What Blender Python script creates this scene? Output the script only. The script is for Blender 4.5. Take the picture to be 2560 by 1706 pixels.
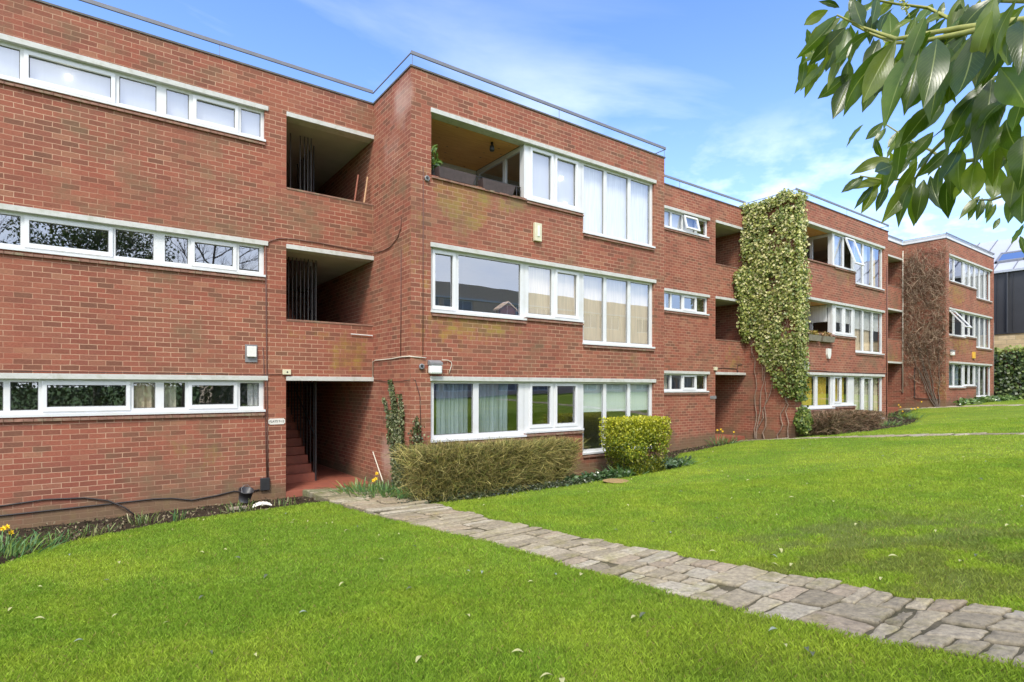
import bpy, math, random
import numpy as np
from mathutils import Vector, Matrix
S = bpy.context.scene
for o in list(bpy.data.objects): bpy.data.objects.remove(o)
R = math.radians
# ------------------------------------------------------------------ camera
cd = bpy.data.cameras.new('camera'); cam = bpy.data.objects.new('camera', cd); S.collection.objects.link(cam)
cd.sensor_width = 36; cd.lens = 1422.1/2560*36; cd.shift_y = 113.5/2560; cd.clip_start = .05; cd.clip_end = 3000
cam.matrix_world = Matrix.Rotation(R(54.04-90), 4, 'Z') @ Matrix.Rotation(R(90), 4, 'X') @ Matrix.Rotation(R(.097), 4, 'Z')
S.camera = cam
S.render.resolution_x = 1024; S.render.resolution_y = 682
S.view_settings.view_transform = 'Standard'; S.view_settings.look = 'None'
S.view_settings.exposure = 1.22; S.view_settings.gamma = 1
# ------------------------------------------------------------------ sky and sun
SUN_EL, SUN_AZ = 52, 230      # direction the light comes from, azimuth measured from +X
W = bpy.data.worlds.new('World'); S.world = W; W.use_nodes = True
nt = W.node_tree; nt.nodes.clear()
def N(nt, t, **k):
    n = nt.nodes.new(t)
    for a, b in k.items(): setattr(n, a, b)
    return n
def ln(nt, a, b): nt.links.new(a, b)
sky = N(nt, 'ShaderNodeTexSky', sky_type='NISHITA', sun_disc=False, sun_elevation=R(SUN_EL), sun_rotation=R(90-SUN_AZ))
sky.air_density = 1.0; sky.dust_density = .6; sky.ozone_density = 2.5
tc = N(nt, 'ShaderNodeTexCoord'); sp = N(nt, 'ShaderNodeSeparateXYZ'); ln(nt, tc.outputs['Generated'], sp.inputs[0])
def M(nt, op, a, b=None, c=None, clamp=False):
    n = N(nt, 'ShaderNodeMath', operation=op, use_clamp=clamp)
    for i, v in enumerate((a, b, c)):
        if v is None: continue
        if isinstance(v, (int, float)): n.inputs[i].default_value = v
        else: ln(nt, v, n.inputs[i])
    return n.outputs[0]
def MIX(nt, f, a, b, bt='MIX'):
    n = N(nt, 'ShaderNodeMix', data_type='RGBA', blend_type=bt)
    for i, v in ((0, f), (6, a), (7, b)):
        if isinstance(v, (int, float)): n.inputs[i].default_value = v
        elif isinstance(v, tuple): n.inputs[i].default_value = (*v, 1)
        else: ln(nt, v, n.inputs[i])
    return n.outputs[2]
def RAMP(nt, f, stops):
    n = N(nt, 'ShaderNodeValToRGB'); e = n.color_ramp.elements
    while len(e) < len(stops): e.new(.5)
    for q, (p, c) in zip(e, stops): q.position = p; q.color = (*c, 1) if len(c) == 3 else c
    if f is not None: ln(nt, f, n.inputs[0])
    return n.outputs[0]
def NOISE(nt, vec, scale, detail=4, rough=.55, dist=0, dim='3D'):
    n = N(nt, 'ShaderNodeTexNoise', noise_dimensions=dim)
    n.inputs['Scale'].default_value = scale; n.inputs['Detail'].default_value = detail
    n.inputs['Roughness'].default_value = rough; n.inputs['Distortion'].default_value = dist
    if vec is not None: ln(nt, vec, n.inputs['Vector'])
    return n.outputs['Fac']
def MAPV(nt, vec, scale=(1, 1, 1), rot=(0, 0, 0), loc=(0, 0, 0)):
    n = N(nt, 'ShaderNodeMapping'); n.inputs['Scale'].default_value = scale; n.inputs['Rotation'].default_value = rot
    n.inputs['Location'].default_value = loc; ln(nt, vec, n.inputs['Vector']); return n.outputs[0]
# clouds live on a plane overhead: direction / height
zc = M(nt, 'MAXIMUM', sp.outputs[2], .03)
cmb = N(nt, 'ShaderNodeCombineXYZ'); ln(nt, M(nt, 'DIVIDE', sp.outputs[0], zc), cmb.inputs[0]); ln(nt, M(nt, 'DIVIDE', sp.outputs[1], zc), cmb.inputs[1])
wisp = NOISE(nt, MAPV(nt, cmb.outputs[0], (.32, .9, 1), (0, 0, R(8)), (3.1, 1.7, 0)), 1.1, 7, .55, .6)
big = NOISE(nt, MAPV(nt, cmb.outputs[0], (.5, .5, 1), (0, 0, 0), (7.3, 2.2, 0)), .8, 2, .5)
w1 = M(nt, 'MULTIPLY', M(nt, 'MULTIPLY', M(nt, 'SUBTRACT', wisp, .47, None), 3.2, clamp=True), M(nt, 'MULTIPLY', M(nt, 'SUBTRACT', big, .42), 4.5, clamp=True), clamp=True)
low = M(nt, 'MULTIPLY', M(nt, 'SUBTRACT', .42, sp.outputs[2]), 3, clamp=True)       # cumulus near the horizon
puff = NOISE(nt, MAPV(nt, tc.outputs['Generated'], (1, 1, 2.2), (0, 0, 0), (.4, .2, .1)), 5.5, 6, .58)
w2 = M(nt, 'MULTIPLY', M(nt, 'MULTIPLY', M(nt, 'SUBTRACT', puff, .52), 7, clamp=True), low, clamp=True)
hor = M(nt, 'POWER', M(nt, 'SUBTRACT', 1, M(nt, 'MAXIMUM', sp.outputs[2], 0)), 4.0)
base = MIX(nt, 1, sky.outputs[0], (.74, .96, 1.36), 'MULTIPLY')
base = MIX(nt, M(nt, 'MULTIPLY', hor, .62, clamp=True), base, (6.0, 7.4, 9.7))
back = M(nt, 'ADD', M(nt, 'MULTIPLY', sp.outputs[0], -.587), M(nt, 'MULTIPLY', sp.outputs[1], -.809))     # unseen extra cloud added behind the camera to whiten the ambient light
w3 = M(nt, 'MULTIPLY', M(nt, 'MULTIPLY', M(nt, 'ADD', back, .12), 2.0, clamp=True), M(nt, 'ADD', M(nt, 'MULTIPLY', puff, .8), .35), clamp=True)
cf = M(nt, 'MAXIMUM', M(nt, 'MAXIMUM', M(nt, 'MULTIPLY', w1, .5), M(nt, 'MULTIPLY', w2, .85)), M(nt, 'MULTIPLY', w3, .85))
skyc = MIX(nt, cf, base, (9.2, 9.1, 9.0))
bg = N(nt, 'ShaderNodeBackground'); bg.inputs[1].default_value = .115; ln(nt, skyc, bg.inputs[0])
wo = N(nt, 'ShaderNodeOutputWorld'); ln(nt, bg.outputs[0], wo.inputs[0])
sl = bpy.data.lights.new('sun', 'SUN'); sl.energy = 1.75; sl.angle = R(15); sl.color = (1, .94, .84)
so = bpy.data.objects.new('sun', sl); S.collection.objects.link(so)
sd = Vector((math.cos(R(SUN_AZ))*math.cos(R(SUN_EL)), math.sin(R(SUN_AZ))*math.cos(R(SUN_EL)), math.sin(R(SUN_EL))))
so.rotation_euler = sd.to_track_quat('Z', 'Y').to_euler()

# ------------------------------------------------------------------ terrain heights
GC = np.array([
(-8,11.9,-2.3),(-1.2,11.75,-2.24),(1,11.75,-2.21),(3,11.75,-2.2),(4.1,11.6,-2.22),(4.5,9.5,-2.17),(4.5,7,-2.03),(4.4,5,-1.91),(4.4,3.8,-1.82),(4.4,2.4,-1.69),(4.4,1,-1.52),
(4.4,-4,-1.3),(0,0,-1.62),(-3,0,-1.7),(-1.5,8,-2.12),(0,4.4,-1.88),(-3,4.4,-1.9),(-8,6,-2.0),(-8,0,-1.75),(0,-5,-1.4),
(9.3,9.6,-2.13),(12.2,9.6,-2.0),(14.5,11.5,-2.06),(17.2,11.7,-1.95),(18.6,11.5,-1.95),(18.6,9.5,-1.71),(18.6,6.7,-1.43),(18.6,4,-1.18),(18.6,-3,-0.9),
(10,5,-1.62),(10,1,-1.3),(10,-4,-1.1),(14,6,-1.6),(22,9.5,-1.6),(25.9,9.6,-1.45),(27,9.9,-1.38),(26,4,-1.0),(31,11.7,-1.33),(32.8,11,-1.08),(32.8,7,-.82),(34,9.3,-.86),(40,9.3,-.75),(33,0,-.6),(48,5,-.6),(48,12,-.7),(40,-6,-.5)], float)
def _U(r2): return np.where(r2 > 0, 0.5*r2*np.log(np.maximum(r2, 1e-12)), 0)
def _fit():
    P = GC[:, :2]; n = len(P); K = _U(((P[:, None]-P[None])**2).sum(-1))+np.eye(n)*0.6
    A = np.zeros((n+3, n+3)); A[:n, :n] = K; A[:n, n] = 1; A[:n, n+1:] = P; A[n, :n] = 1; A[n+1:, :n] = P.T
    return np.linalg.solve(A, np.r_[GC[:, 2], 0, 0, 0])
GW = _fit()
def gz(x, y):
    x = np.asarray(x, float); y = np.asarray(y, float); xc = np.clip(x, -10, 50); yc = np.clip(y, -7, 12.2)
    r2 = (xc[..., None]-GC[:, 0])**2+(yc[..., None]-GC[:, 1])**2
    return np.clip(_U(r2)@GW[:-3]+GW[-3]+GW[-2]*xc+GW[-1]*yc, -2.6, -.3)
def g1(x, y): return float(gz(x, y))

# ------------------------------------------------------------------ mesh helpers
def tag(o, label=None, cat=None, group=None, kind=None):
    if label: o['label'] = label
    if cat: o['category'] = cat
    if group: o['group'] = group
    if kind: o['kind'] = kind
    return o
def link(name, me, mat=None, parent=None):
    o = bpy.data.objects.new(name, me); S.collection.objects.link(o)
    if mat is not None and me is not None:
        for m in (mat if isinstance(mat, list) else [mat]): me.materials.append(m)
    if parent: o.parent = parent
    return o
def thing(name, label, cat, loc=(0, 0, 0), group=None):
    o = bpy.data.objects.new(name, None); S.collection.objects.link(o); o.location = loc; o.empty_display_size = .1
    bpy.context.view_layer.update()
    return tag(o, label, cat, group)
def npmesh(name, V, F, cols=None, smooth=False, uv=None):
    """V (n,3); F (m,k) same k; cols (n,3) per vertex"""
    V = np.asarray(V, np.float32); F = np.asarray(F, np.int32); me = bpy.data.meshes.new(name); k = F.shape[1]
    me.vertices.add(len(V)); me.vertices.foreach_set('co', V.ravel())
    me.loops.add(F.size); me.loops.foreach_set('vertex_index', F.ravel())
    me.polygons.add(len(F)); me.polygons.foreach_set('loop_start', np.arange(0, F.size, k, dtype=np.int32))
    try: me.polygons.foreach_set('loop_total', np.full(len(F), k, np.int32))
    except Exception: pass
    if smooth: me.polygons.foreach_set('use_smooth', np.ones(len(F), bool))
    if cols is not None:
        a = me.color_attributes.new('col', 'FLOAT_COLOR', 'POINT'); c = np.ones((len(V), 4), np.float32); c[:, :3] = cols
        a.data.foreach_set('color', c.ravel())
    if uv is not None:
        u = me.uv_layers.new(name='UVMap'); u.data.foreach_set('uv', np.asarray(uv, np.float32)[F.ravel()].ravel())
    me.update(calc_edges=True); me.validate()
    return me
def woff(o):
    v = Vector((0, 0, 0))
    while o: v = v+o.location; o = o.parent
    return v
class MB:
    def __init__(s): s.v = []; s.f = []
    def quad(s, *p):
        n = len(s.v); s.v += [tuple(q) for q in p]; s.f.append(tuple(range(n, n+len(p))))
    def box(s, x0, x1, y0, y1, z0, z1, skip=''):
        n = len(s.v)
        s.v += [(x0, y0, z0), (x1, y0, z0), (x1, y1, z0), (x0, y1, z0), (x0, y0, z1), (x1, y0, z1), (x1, y1, z1), (x0, y1, z1)]
        fs = {'b': (0, 3, 2, 1), 't': (4, 5, 6, 7), 'f': (0, 1, 5, 4), 'r': (1, 2, 6, 5), 'k': (2, 3, 7, 6), 'l': (3, 0, 4, 7)}
        for k, f in fs.items():
            if k not in skip: s.f.append(tuple(n+i for i in f))
        return s
    def tube(s, pts, r, n=6, caps=True, r1=None):
        pts = [Vector(p) for p in pts]; rings = []
        up = Vector((0, 0, 1)); m = len(pts)
        for i, p in enumerate(pts):
            d = (pts[min(i+1, m-1)]-pts[max(i-1, 0)]).normalized()
            a = up if abs(d.dot(up)) < .9 else Vector((1, 0, 0))
            u = d.cross(a).normalized(); w = d.cross(u)
            rr = r if r1 is None else r+(r1-r)*i/(m-1)
            b = len(s.v)
            for k in range(n):
                t = 2*math.pi*k/n; s.v.append(tuple(p+(u*math.cos(t)+w*math.sin(t))*rr))
            rings.append(b)
        for a, b in zip(rings, rings[1:]):
            for k in range(n): s.f.append((a+k, a+(k+1) % n, b+(k+1) % n, b+k))
        if caps: s.f.append(tuple(rings[0]+k for k in range(n))[::-1]); s.f.append(tuple(rings[-1]+k for k in range(n)))
        return s
    def lathe(s, c, prof, n=16, axis='Z'):
        c = Vector(c); rings = []
        for r, h in prof:
            b = len(s.v)
            for k in range(n):
                t = 2*math.pi*k/n; a, e = math.cos(t)*r, math.sin(t)*r
                s.v.append(tuple(c+(Vector((a, e, h)) if axis == 'Z' else Vector((a, -h, e)))))
            rings.append(b)
        for a, b in zip(rings, rings[1:]):
            for k in range(n): s.f.append((a+k, a+(k+1) % n, b+(k+1) % n, b+k))
        s.f.append(tuple(rings[0]+k for k in range(n))[::-1]); s.f.append(tuple(rings[-1]+k for k in range(n)))
        return s
    def build(s, name, mat, parent=None, bevel=0, smooth=False, stain=None, uv=True):
        me = bpy.data.meshes.new(name); off = woff(parent)
        me.from_pydata(s.v, [], s.f); me.update()
        if uv:
            L = me.uv_layers.new(name='UVMap')
            for p in me.polygons:
                n = p.normal; ax = 0 if abs(n.x) > max(abs(n.y), abs(n.z)) else (1 if abs(n.y) > abs(n.z) else 2)
                for li in p.loop_indices:
                    co = me.vertices[me.loops[li].vertex_index].co
                    L.data[li].uv = (co.y, co.z) if ax == 0 else ((co.x, co.z) if ax == 1 else (co.x, co.y))
        if stain is not None:
            V = np.array(s.v); c = stain(V); a = me.color_attributes.new('stain', 'FLOAT_COLOR', 'POINT')
            q = np.ones((len(V), 4), np.float32); q[:, :3] = c; a.data.foreach_set('color', q.ravel())
        if parent and off.length > 0:
            for v in me.vertices: v.co -= off
        if smooth: me.polygons.foreach_set('use_smooth', np.ones(len(me.polygons), bool))
        o = link(name, me, mat, parent)
        if bevel:
            b = o.modifiers.new('bevel', 'BEVEL'); b.width = bevel; b.segments = 2; b.limit_method = 'ANGLE'
        return o

# ------------------------------------------------------------------ materials
def mat(name):
    m = bpy.data.materials.new(name); m.use_nodes = True; t = m.node_tree
    p = t.nodes['Principled BSDF']; return m, t, p
def plain(name, col, rough=.6, var=.12, scale=6, bump=0, spec=.5, metal=0, wear=None):
    m, t, p = mat(name); co = N(t, 'ShaderNodeTexCoord').outputs['Object']
    n = NOISE(t, co, scale, 5, .6)
    lo = tuple(c*(1-var) for c in col); hi = tuple(min(1, c*(1+var)) for c in col)
    c = RAMP(t, n, [(.3, lo), (.7, hi)])
    if wear: c = MIX(t, M(t, 'MULTIPLY', M(t, 'SUBTRACT', NOISE(t, co, wear[1], 6, .65), .5), 5, clamp=True), c, wear[0])
    ln(t, c, p.inputs['Base Color']); p.inputs['Roughness'].default_value = rough; p.inputs['Metallic'].default_value = metal
    p.inputs['Specular IOR Level'].default_value = spec
    if bump:
        b = N(t, 'ShaderNodeBump'); b.inputs['Strength'].default_value = bump; b.inputs['Distance'].default_value = .01
        ln(t, NOISE(t, co, scale*6, 5, .6), b.inputs['Height']); ln(t, b.outputs[0], p.inputs['Normal'])
    return m
def brick_mat(name, stained=True):
    m, t, p = mat(name); uv = N(t, 'ShaderNodeUVMap').outputs[0]
    wob = N(t, 'ShaderNodeTexNoise'); wob.inputs['Scale'].default_value = 9; wob.inputs['Detail'].default_value = 4; ln(t, uv, wob.inputs['Vector'])
    wv = N(t, 'ShaderNodeVectorMath', operation='MULTIPLY_ADD'); ln(t, wob.outputs['Color'], wv.inputs[0]); wv.inputs[1].default_value = (.012, .012, 0)
    lw = N(t, 'ShaderNodeTexNoise'); lw.inputs['Scale'].default_value = 1.7; lw.inputs['Detail'].default_value = 2; ln(t, uv, lw.inputs['Vector'])
    lv = N(t, 'ShaderNodeVectorMath', operation='MULTIPLY_ADD'); ln(t, lw.outputs['Color'], lv.inputs[0]); lv.inputs[1].default_value = (.05, .012, 0); ln(t, uv, lv.inputs[2]); ln(t, lv.outputs[0], wv.inputs[2])
    def br(c1, c2, ms=.0062, sm=.25):
        b = N(t, 'ShaderNodeTexBrick'); b.offset = .5; ln(t, wv.outputs[0], b.inputs['Vector'])
        for k, v in (('Scale', 1), ('Mortar Size', ms), ('Mortar Smooth', sm), ('Bias', 0), ('Brick Width', .235), ('Row Height', .0869)): b.inputs[k].default_value = v
        b.inputs['Color1'].default_value = c1; b.inputs['Color2'].default_value = c2; b.inputs['Mortar'].default_value = (.5, .5, .5, 1); return b
    b = br((0, 0, 0, 1), (1, 1, 1, 1))
    col = RAMP(t, b.outputs['Color'], [(0, (.20, .090, .055)), (.12, (.235, .090, .056)), (.38, (.305, .098, .060)), (.6, (.35, .120, .072)), (.85, (.285, .098, .063)), (1, (.37, .165, .095))])
    big = NOISE(t, uv, .55, 3, .6)
    col = MIX(t, M(t, 'MULTIPLY', M(t, 'SUBTRACT', big, .35), 1.3, clamp=True), MIX(t, 1, col, (.82, .84, .88), 'MULTIPLY'), MIX(t, 1, col, (1.12, 1.03, .98), 'MULTIPLY'))
    tan = M(t, 'MULTIPLY', M(t, 'SUBTRACT', NOISE(t, MAPV(t, uv, (1, .8, 1), (0, 0, 0), (2, 9, 0)), .8, 5, .62), .46), 2.6, clamp=True)
    col = MIX(t, M(t, 'MULTIPLY', tan, .42), col, (.30, .165, .095))
    fine = NOISE(t, MAPV(t, uv, (1, 4, 1)), 26, 5, .65)
    col = MIX(t, 1, col, RAMP(t, fine, [(.3, (.74, .74, .74)), (.7, (1.2, 1.2, 1.2))]), 'MULTIPLY')
    mort = MIX(t, NOISE(t, uv, 2.2, 4, .6), (.40, .225, .145), (.56, .365, .24))
    # mortar partly smeared level with the brick face
    sm = M(t, 'MULTIPLY', M(t, 'SUBTRACT', NOISE(t, MAPV(t, uv, (1, 1, 1), (0, 0, 0), (5, 3, 0)), .9, 5, .65), .43), 4.2, clamp=True)
    vis = M(t, 'SUBTRACT', 1, M(t, 'MULTIPLY', sm, .78))
    fac = M(t, 'MULTIPLY', b.outputs['Fac'], vis)
    col = MIX(t, fac, col, mort)
    if stained:
        at = N(t, 'ShaderNodeAttribute', attribute_name='stain'); ss = N(t, 'ShaderNodeSeparateColor'); ln(t, at.outputs['Color'], ss.inputs[0])
        n1 = NOISE(t, uv, 3.2, 6, .68); n2 = NOISE(t, uv, 1.6, 5, .6)
        drip = NOISE(t, MAPV(t, uv, (5, .7, 1)), 1.6, 4, .6)
        mo = M(t, 'MULTIPLY', M(t, 'ADD', M(t, 'SUBTRACT', ss.outputs[0], .40), M(t, 'ADD', M(t, 'MULTIPLY', M(t, 'SUBTRACT', n1, .5), 2.4), M(t, 'MULTIPLY', M(t, 'SUBTRACT', drip, .5), 1.6))), 1.5, clamp=True)
        mo = M(t, 'MULTIPLY', mo, M(t, 'ADD', M(t, 'MULTIPLY', b.outputs['Color'], .8), .4))
        mo = M(t, 'MULTIPLY', M(t, 'MULTIPLY', mo, M(t, 'MULTIPLY', ss.outputs[0], 3, clamp=True)), M(t, 'SUBTRACT', 1, M(t, 'MULTIPLY', b.outputs['Fac'], .5)))
        col = MIX(t, M(t, 'MULTIPLY', mo, .72), col, MIX(t, M(t, 'MULTIPLY', M(t, 'SUBTRACT', n2, .35), 2.6, clamp=True), (.19, .125, .04), (.40, .30, .045)))
        gr = M(t, 'MULTIPLY', M(t, 'ADD', M(t, 'SUBTRACT', ss.outputs[1], .40), M(t, 'MULTIPLY', M(t, 'SUBTRACT', n2, .5), 2.2)), 1.6, clamp=True)
        gr = M(t, 'MULTIPLY', gr, M(t, 'MULTIPLY', ss.outputs[1], 3, clamp=True))
        col = MIX(t, M(t, 'MULTIPLY', gr, .72), col, MIX(t, n1, (.10, .075, .045), (.20, .155, .085)))
        pa = M(t, 'MULTIPLY', M(t, 'SUBTRACT', M(t, 'ADD', ss.outputs[2], M(t, 'MULTIPLY', n1, .8)), .75), 2, clamp=True)
        col = MIX(t, M(t, 'MULTIPLY', pa, .5), col, (.56, .40, .33))
    ln(t, col, p.inputs['Base Color']); p.inputs['Roughness'].default_value = .88; p.inputs['Specular IOR Level'].default_value = .25
    bp = N(t, 'ShaderNodeBump'); bp.inputs['Strength'].default_value = .55; bp.inputs['Distance'].default_value = .006
    h = M(t, 'ADD', M(t, 'MULTIPLY', M(t, 'SUBTRACT', 1, b.outputs['Fac']), .8), M(t, 'MULTIPLY', fine, .6))
    ln(t, h, bp.inputs['Height']); ln(t, bp.outputs[0], p.inputs['Normal'])
    return m
def glass_mat(name, tint=(.97, .98, .97), ior=.29, wob=.0):
    m, t, p = mat(name); t.nodes.remove(p); out = t.nodes['Material Output']
    g = N(t, 'ShaderNodeBsdfGlossy'); g.inputs['Roughness'].default_value = .0; g.inputs['Color'].default_value = (.93, .96, 1, 1)
    tr = N(t, 'ShaderNodeBsdfTransparent'); tr.inputs['Color'].default_value = (*tint, 1)
    lw = N(t, 'ShaderNodeLayerWeight'); lw.inputs['Blend'].default_value = .5
    fr = M(t, 'ADD', M(t, 'MULTIPLY', M(t, 'POWER', lw.outputs['Facing'], 4.0), 1-ior), ior)
    mx = N(t, 'ShaderNodeMixShader'); ln(t, fr, mx.inputs[0]); ln(t, tr.outputs[0], mx.inputs[1]); ln(t, g.outputs[0], mx.inputs[2]); ln(t, mx.outputs[0], out.inputs['Surface'])
    co = N(t, 'ShaderNodeTexCoord').outputs['Object']
    b = N(t, 'ShaderNodeBump'); b.inputs['Strength'].default_value = .07; b.inputs['Distance'].default_value = .03
    ln(t, NOISE(t, co, 1.1, 1, .4), b.inputs['Height']); ln(t, b.outputs[0], g.inputs['Normal'])
    return m
def leaf_mat(name, rough=.45, trans=.25, spec=.5, gain=1.0):
    m, t, p = mat(name); at = N(t, 'ShaderNodeAttribute', attribute_name='col')
    ln(t, at.outputs['Color'], p.inputs['Base Color']); p.inputs['Roughness'].default_value = rough; p.inputs['Specular IOR Level'].default_value = spec
    if trans:
        out = t.nodes['Material Output']; tl = N(t, 'ShaderNodeBsdfTranslucent'); ln(t, MIX(t, 1, at.outputs['Color'], (1.15, 1.25, .55), 'MULTIPLY'), tl.inputs['Color'])
        mx = N(t, 'ShaderNodeMixShader'); mx.inputs[0].default_value = trans; ln(t, p.outputs[0], mx.inputs[1]); ln(t, tl.outputs[0], mx.inputs[2]); ln(t, mx.outputs[0], out.inputs['Surface'])
    return m
BRICK = brick_mat('brick'); 
WHITE = plain('white_upvc', (.66, .665, .66), .35, .02, 3, wear=((.60, .60, .56), 3))
SASHW = plain('white_upvc_sash', (.69, .695, .69), .3, .02, 3)
CONC = plain('painted_concrete', (.52, .52, .48), .75, .08, 5, .2, wear=((.42, .42, .35), 9))
SOFFIT = plain('soffit_paint', (.40, .39, .33), .85, .15, 3, .1, wear=((.22, .24, .13), 5))
COPING = plain('coping', (.10, .095, .085), .7, .3, 8)
RAILM = plain('rail_grey', (.17, .175, .20), .5, .1, 4)
SILLM = plain('sill_tile', (.24, .125, .085), .8, .3, 9, .4, wear=((.22, .20, .12), 4))
CEIL = plain('stair_ceiling', (.40, .39, .34), .85, .1, 2)
BARM = plain('worn_black_bar', (.07, .066, .06), .45, .3, 10)
REDP = plain('red_tile_paint', (.30, .095, .058), .6, .15, 5, .1, wear=((.20, .07, .05), 6))
BLACKM = plain('black_metal', (.03, .03, .033), .4, .2, 10)
ROOM = plain('room_paint', (.42, .39, .34), .9, .05)
ROOMD = plain('dark_room', (.12, .11, .10), .9, .1)
GLASS = glass_mat('window_glass'); 
def fabric(name, col, var=.1, sx=30):
    m, t, p = mat(name); co = N(t, 'ShaderNodeTexCoord').outputs['Object']
    c = RAMP(t, NOISE(t, MAPV(t, co, (1, 1, .06)), sx, 3, .5), [(.35, tuple(k*(1-var) for k in col)), (.65, tuple(min(1, k*(1+var)) for k in col))])
    ln(t, c, p.inputs['Base Color']); p.inputs['Roughness'].default_value = .9
    return m
FAB = {'white': fabric('fabric_white', (.78, .78, .76)), 'beige': fabric('fabric_beige', (.74, .62, .45)), 'blue': fabric('fabric_bluegrey', (.27, .33, .38), .3, 8),
       'yellow': fabric('fabric_yellow', (.62, .44, .05), .1), 'grey': fabric('fabric_grey', (.50, .52, .55), .03), 'cream': fabric('fabric_cream', (.66, .64, .50)),
       'mint': fabric('fabric_mint', (.68, .76, .73), .03), 'frost': fabric('fabric_frost', (.47, .49, .53), .02), 'dark': fabric('fabric_dark', (.10, .11, .13), .2)}

# ------------------------------------------------------------------ building blocks
YF, YR, YB = 9.92, 11.754, 19.0
BX = [4.8085, 18.9988, 33.0299]; DZ = [0.0, .315, 1.0736]
BW = 7.41
Z_PAR, Z_L = 6.106, [.195, 2.812, 5.433]          # parapet, lintel tops per storey
LH = .088
GBASE = -2.7
def blobs(lst, V):
    r = np.zeros(len(V))
    for (x, y, z, rx, ry, rz, s) in lst:
        d = ((V[:, 0]-x)/rx)**2+((V[:, 1]-y)/ry)**2+((V[:, 2]-z)/rz)**2
        r = np.maximum(r, s*np.clip(1.25-d, 0, 1))
    return r
def vnoise(x, y, s, seed=0):
    """cheap smooth value noise in 0..1"""
    r = np.random.default_rng(seed); T = r.random((64, 64)); u = np.asarray(x)*s+seed*3.1; v = np.asarray(y)*s+seed*1.7
    i = np.floor(u).astype(int); j = np.floor(v).astype(int); a = u-i; b = v-j; a = a*a*(3-2*a); b = b*b*(3-2*b); i %= 64; j %= 64; k = (i+1) % 64; l = (j+1) % 64
    return (T[i, j]*(1-a)+T[k, j]*a)*(1-b)+(T[i, l]*(1-a)+T[k, l]*a)*b
def fbm(x, y, s, seed=0, o=4): return sum(vnoise(x, y, s*2**k, seed+k)*.5**k for k in range(o))/sum(.5**k for k in range(o))
def stain_fn(V):
    x, y, z = V.T; g = gz(x, np.minimum(y, 11.7)); h = z-g
    MO = [(6.0, YF, 3.75, .75, .3, .75, .95), (6.3, YF, 3.95, 1.9, .3, .4, .6), (6.3, YF, 1.33, 1.5, .3, .2, 1.0), (6.0, YF, 1.05, 1.6, .3, .35, .55),
          (4.25, YR, .75, .55, .3, .55, .75), (3.8, YR, 1.0, 1.3, .3, .35, .4), (10.9, YF, .85, .6, .3, .18, .6),
          (22.9, YF, 4.3-.05, .35, .3, .5, .8), (22.5, YF, 4.35, 1.3, .3, .35, .5), (22.5, YF, 1.75, 1.3, .3, .25, .6), (24.6, YF, 1.45, 1.3, .3, .18, .5),
          (34.6, YF, 4.6, 1.6, .4, .65, .85), (38.7, YF, 4.55, 1.4, .3, .25, .6), (35.3, YF, 2.2, 1.9, .4, .7, .75), (38.5, YF, 2.9-.95, 1.5, .3, .3, .7),
          (31.5, YR, 3.6, 1.6, .3, .5, .8), (31.5, YR, 1.4, 1.6, .3, .5, .7), (18.3, YR, .95, .8, .3, .5, .6), (33.03, YF+.1, -.2, .3, .6, 1.2, .6),
          (1.6, YR, -1.3, 1.1, .3, .5, .35), (4.95, YF+.1, -.9, .35, .25, 1.2, .45), (4.95, YF+.1, 2.6, .35, .35, 1.1, .45), (4.95, YF+.1, .8, .3, .3, .9, .35)]
    GR = [(3.9, YR, 3.75, 1.2, .3, .25, .65), (4.7, YR, 3.3, .35, .3, .7, .6), (4.6, YR, 5.75, .6, .3, .35, .6), (.5, YR, 4.68, 4, .3, .1, .5), (.5, YR, 2.05, 4, .3, .1, .4),
          (7.6, YF, 4.05, 1.2, .3, .3, .6), (6.5, YF, 3.9, 1.9, .3, .35, .5), (10.7, YF, 3.35, 1.4, .3, .4, .5), (10.7, YF, .85, 1.4, .3, .25, .6), (7, YF, 1.3, 2.3, .3, .3, .5),
          (22.2, YF, 4.2, 1.4, .3, .6, .6), (24.8, YF, 3.75, 1.3, .3, .35, .7), (24.8, YF, 1.15, 1.3, .3, .3, .7), (15.5, YR, 4.95, 2, .3, .15, .55), (17.9, YR, 4.05, 1, .3, .25, .5),
          (36, YF, 4.9, 3, .3, .6, .5), (31.6, YR, 4.3, 1.5, .3, .8, .6), (31.6, YR, 1.7, 1.5, .3, .8, .6), (-1, YR, -1.1, 2.5, .3, .6, .35), (4.85, 10.5, 5.9, .2, 1, .2, .3),
          (33.03, 10.8, 3.6, .2, 1.6, 3.2, .5)]
    PA = [(4.81, 10.3, 5.6, .15, .6, .55, .8), (4.81, 10.8, 4.8, .15, .7, .9, .45), (4.81, 11.0, -1.45, .15, .45, .45, .9), (10.3, YF, -.1, 2.5, .3, .35, .3), (12.0, YF, 5.6, .3, .3, .4, .4),
          (1.4, YR, -.9, 1.5, .3, .2, .25), (17, YR, 2, 1.2, .3, .9, .3)]
    base = np.clip((.42-h)/.16, 0, 1)*.95+np.clip(1-h/1.3, 0, 1)*.25
    mo = np.maximum(blobs(MO, V), np.clip(1-h/.45, 0, 1)*.45); gr = np.maximum(blobs(GR, V), base)
    # grime line just beneath roof edge
    big = fbm(x+y*.7, z, .45, 8); gr = np.maximum(gr, np.clip((big-.46)*2.4, 0, .5))
    return np.stack([mo, gr, blobs(PA, V)], 1)
def brk(a, b, holes_edges, step=.32):
    e = sorted(set([a, b]+[h for h in holes_edges if a < h < b])); out = [e[0]]
    for p, q in zip(e, e[1:]):
        n = max(1, int(math.ceil((q-p)/step)))
        out += [p+(q-p)*i/n for i in range(1, n+1)]
    return out
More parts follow.
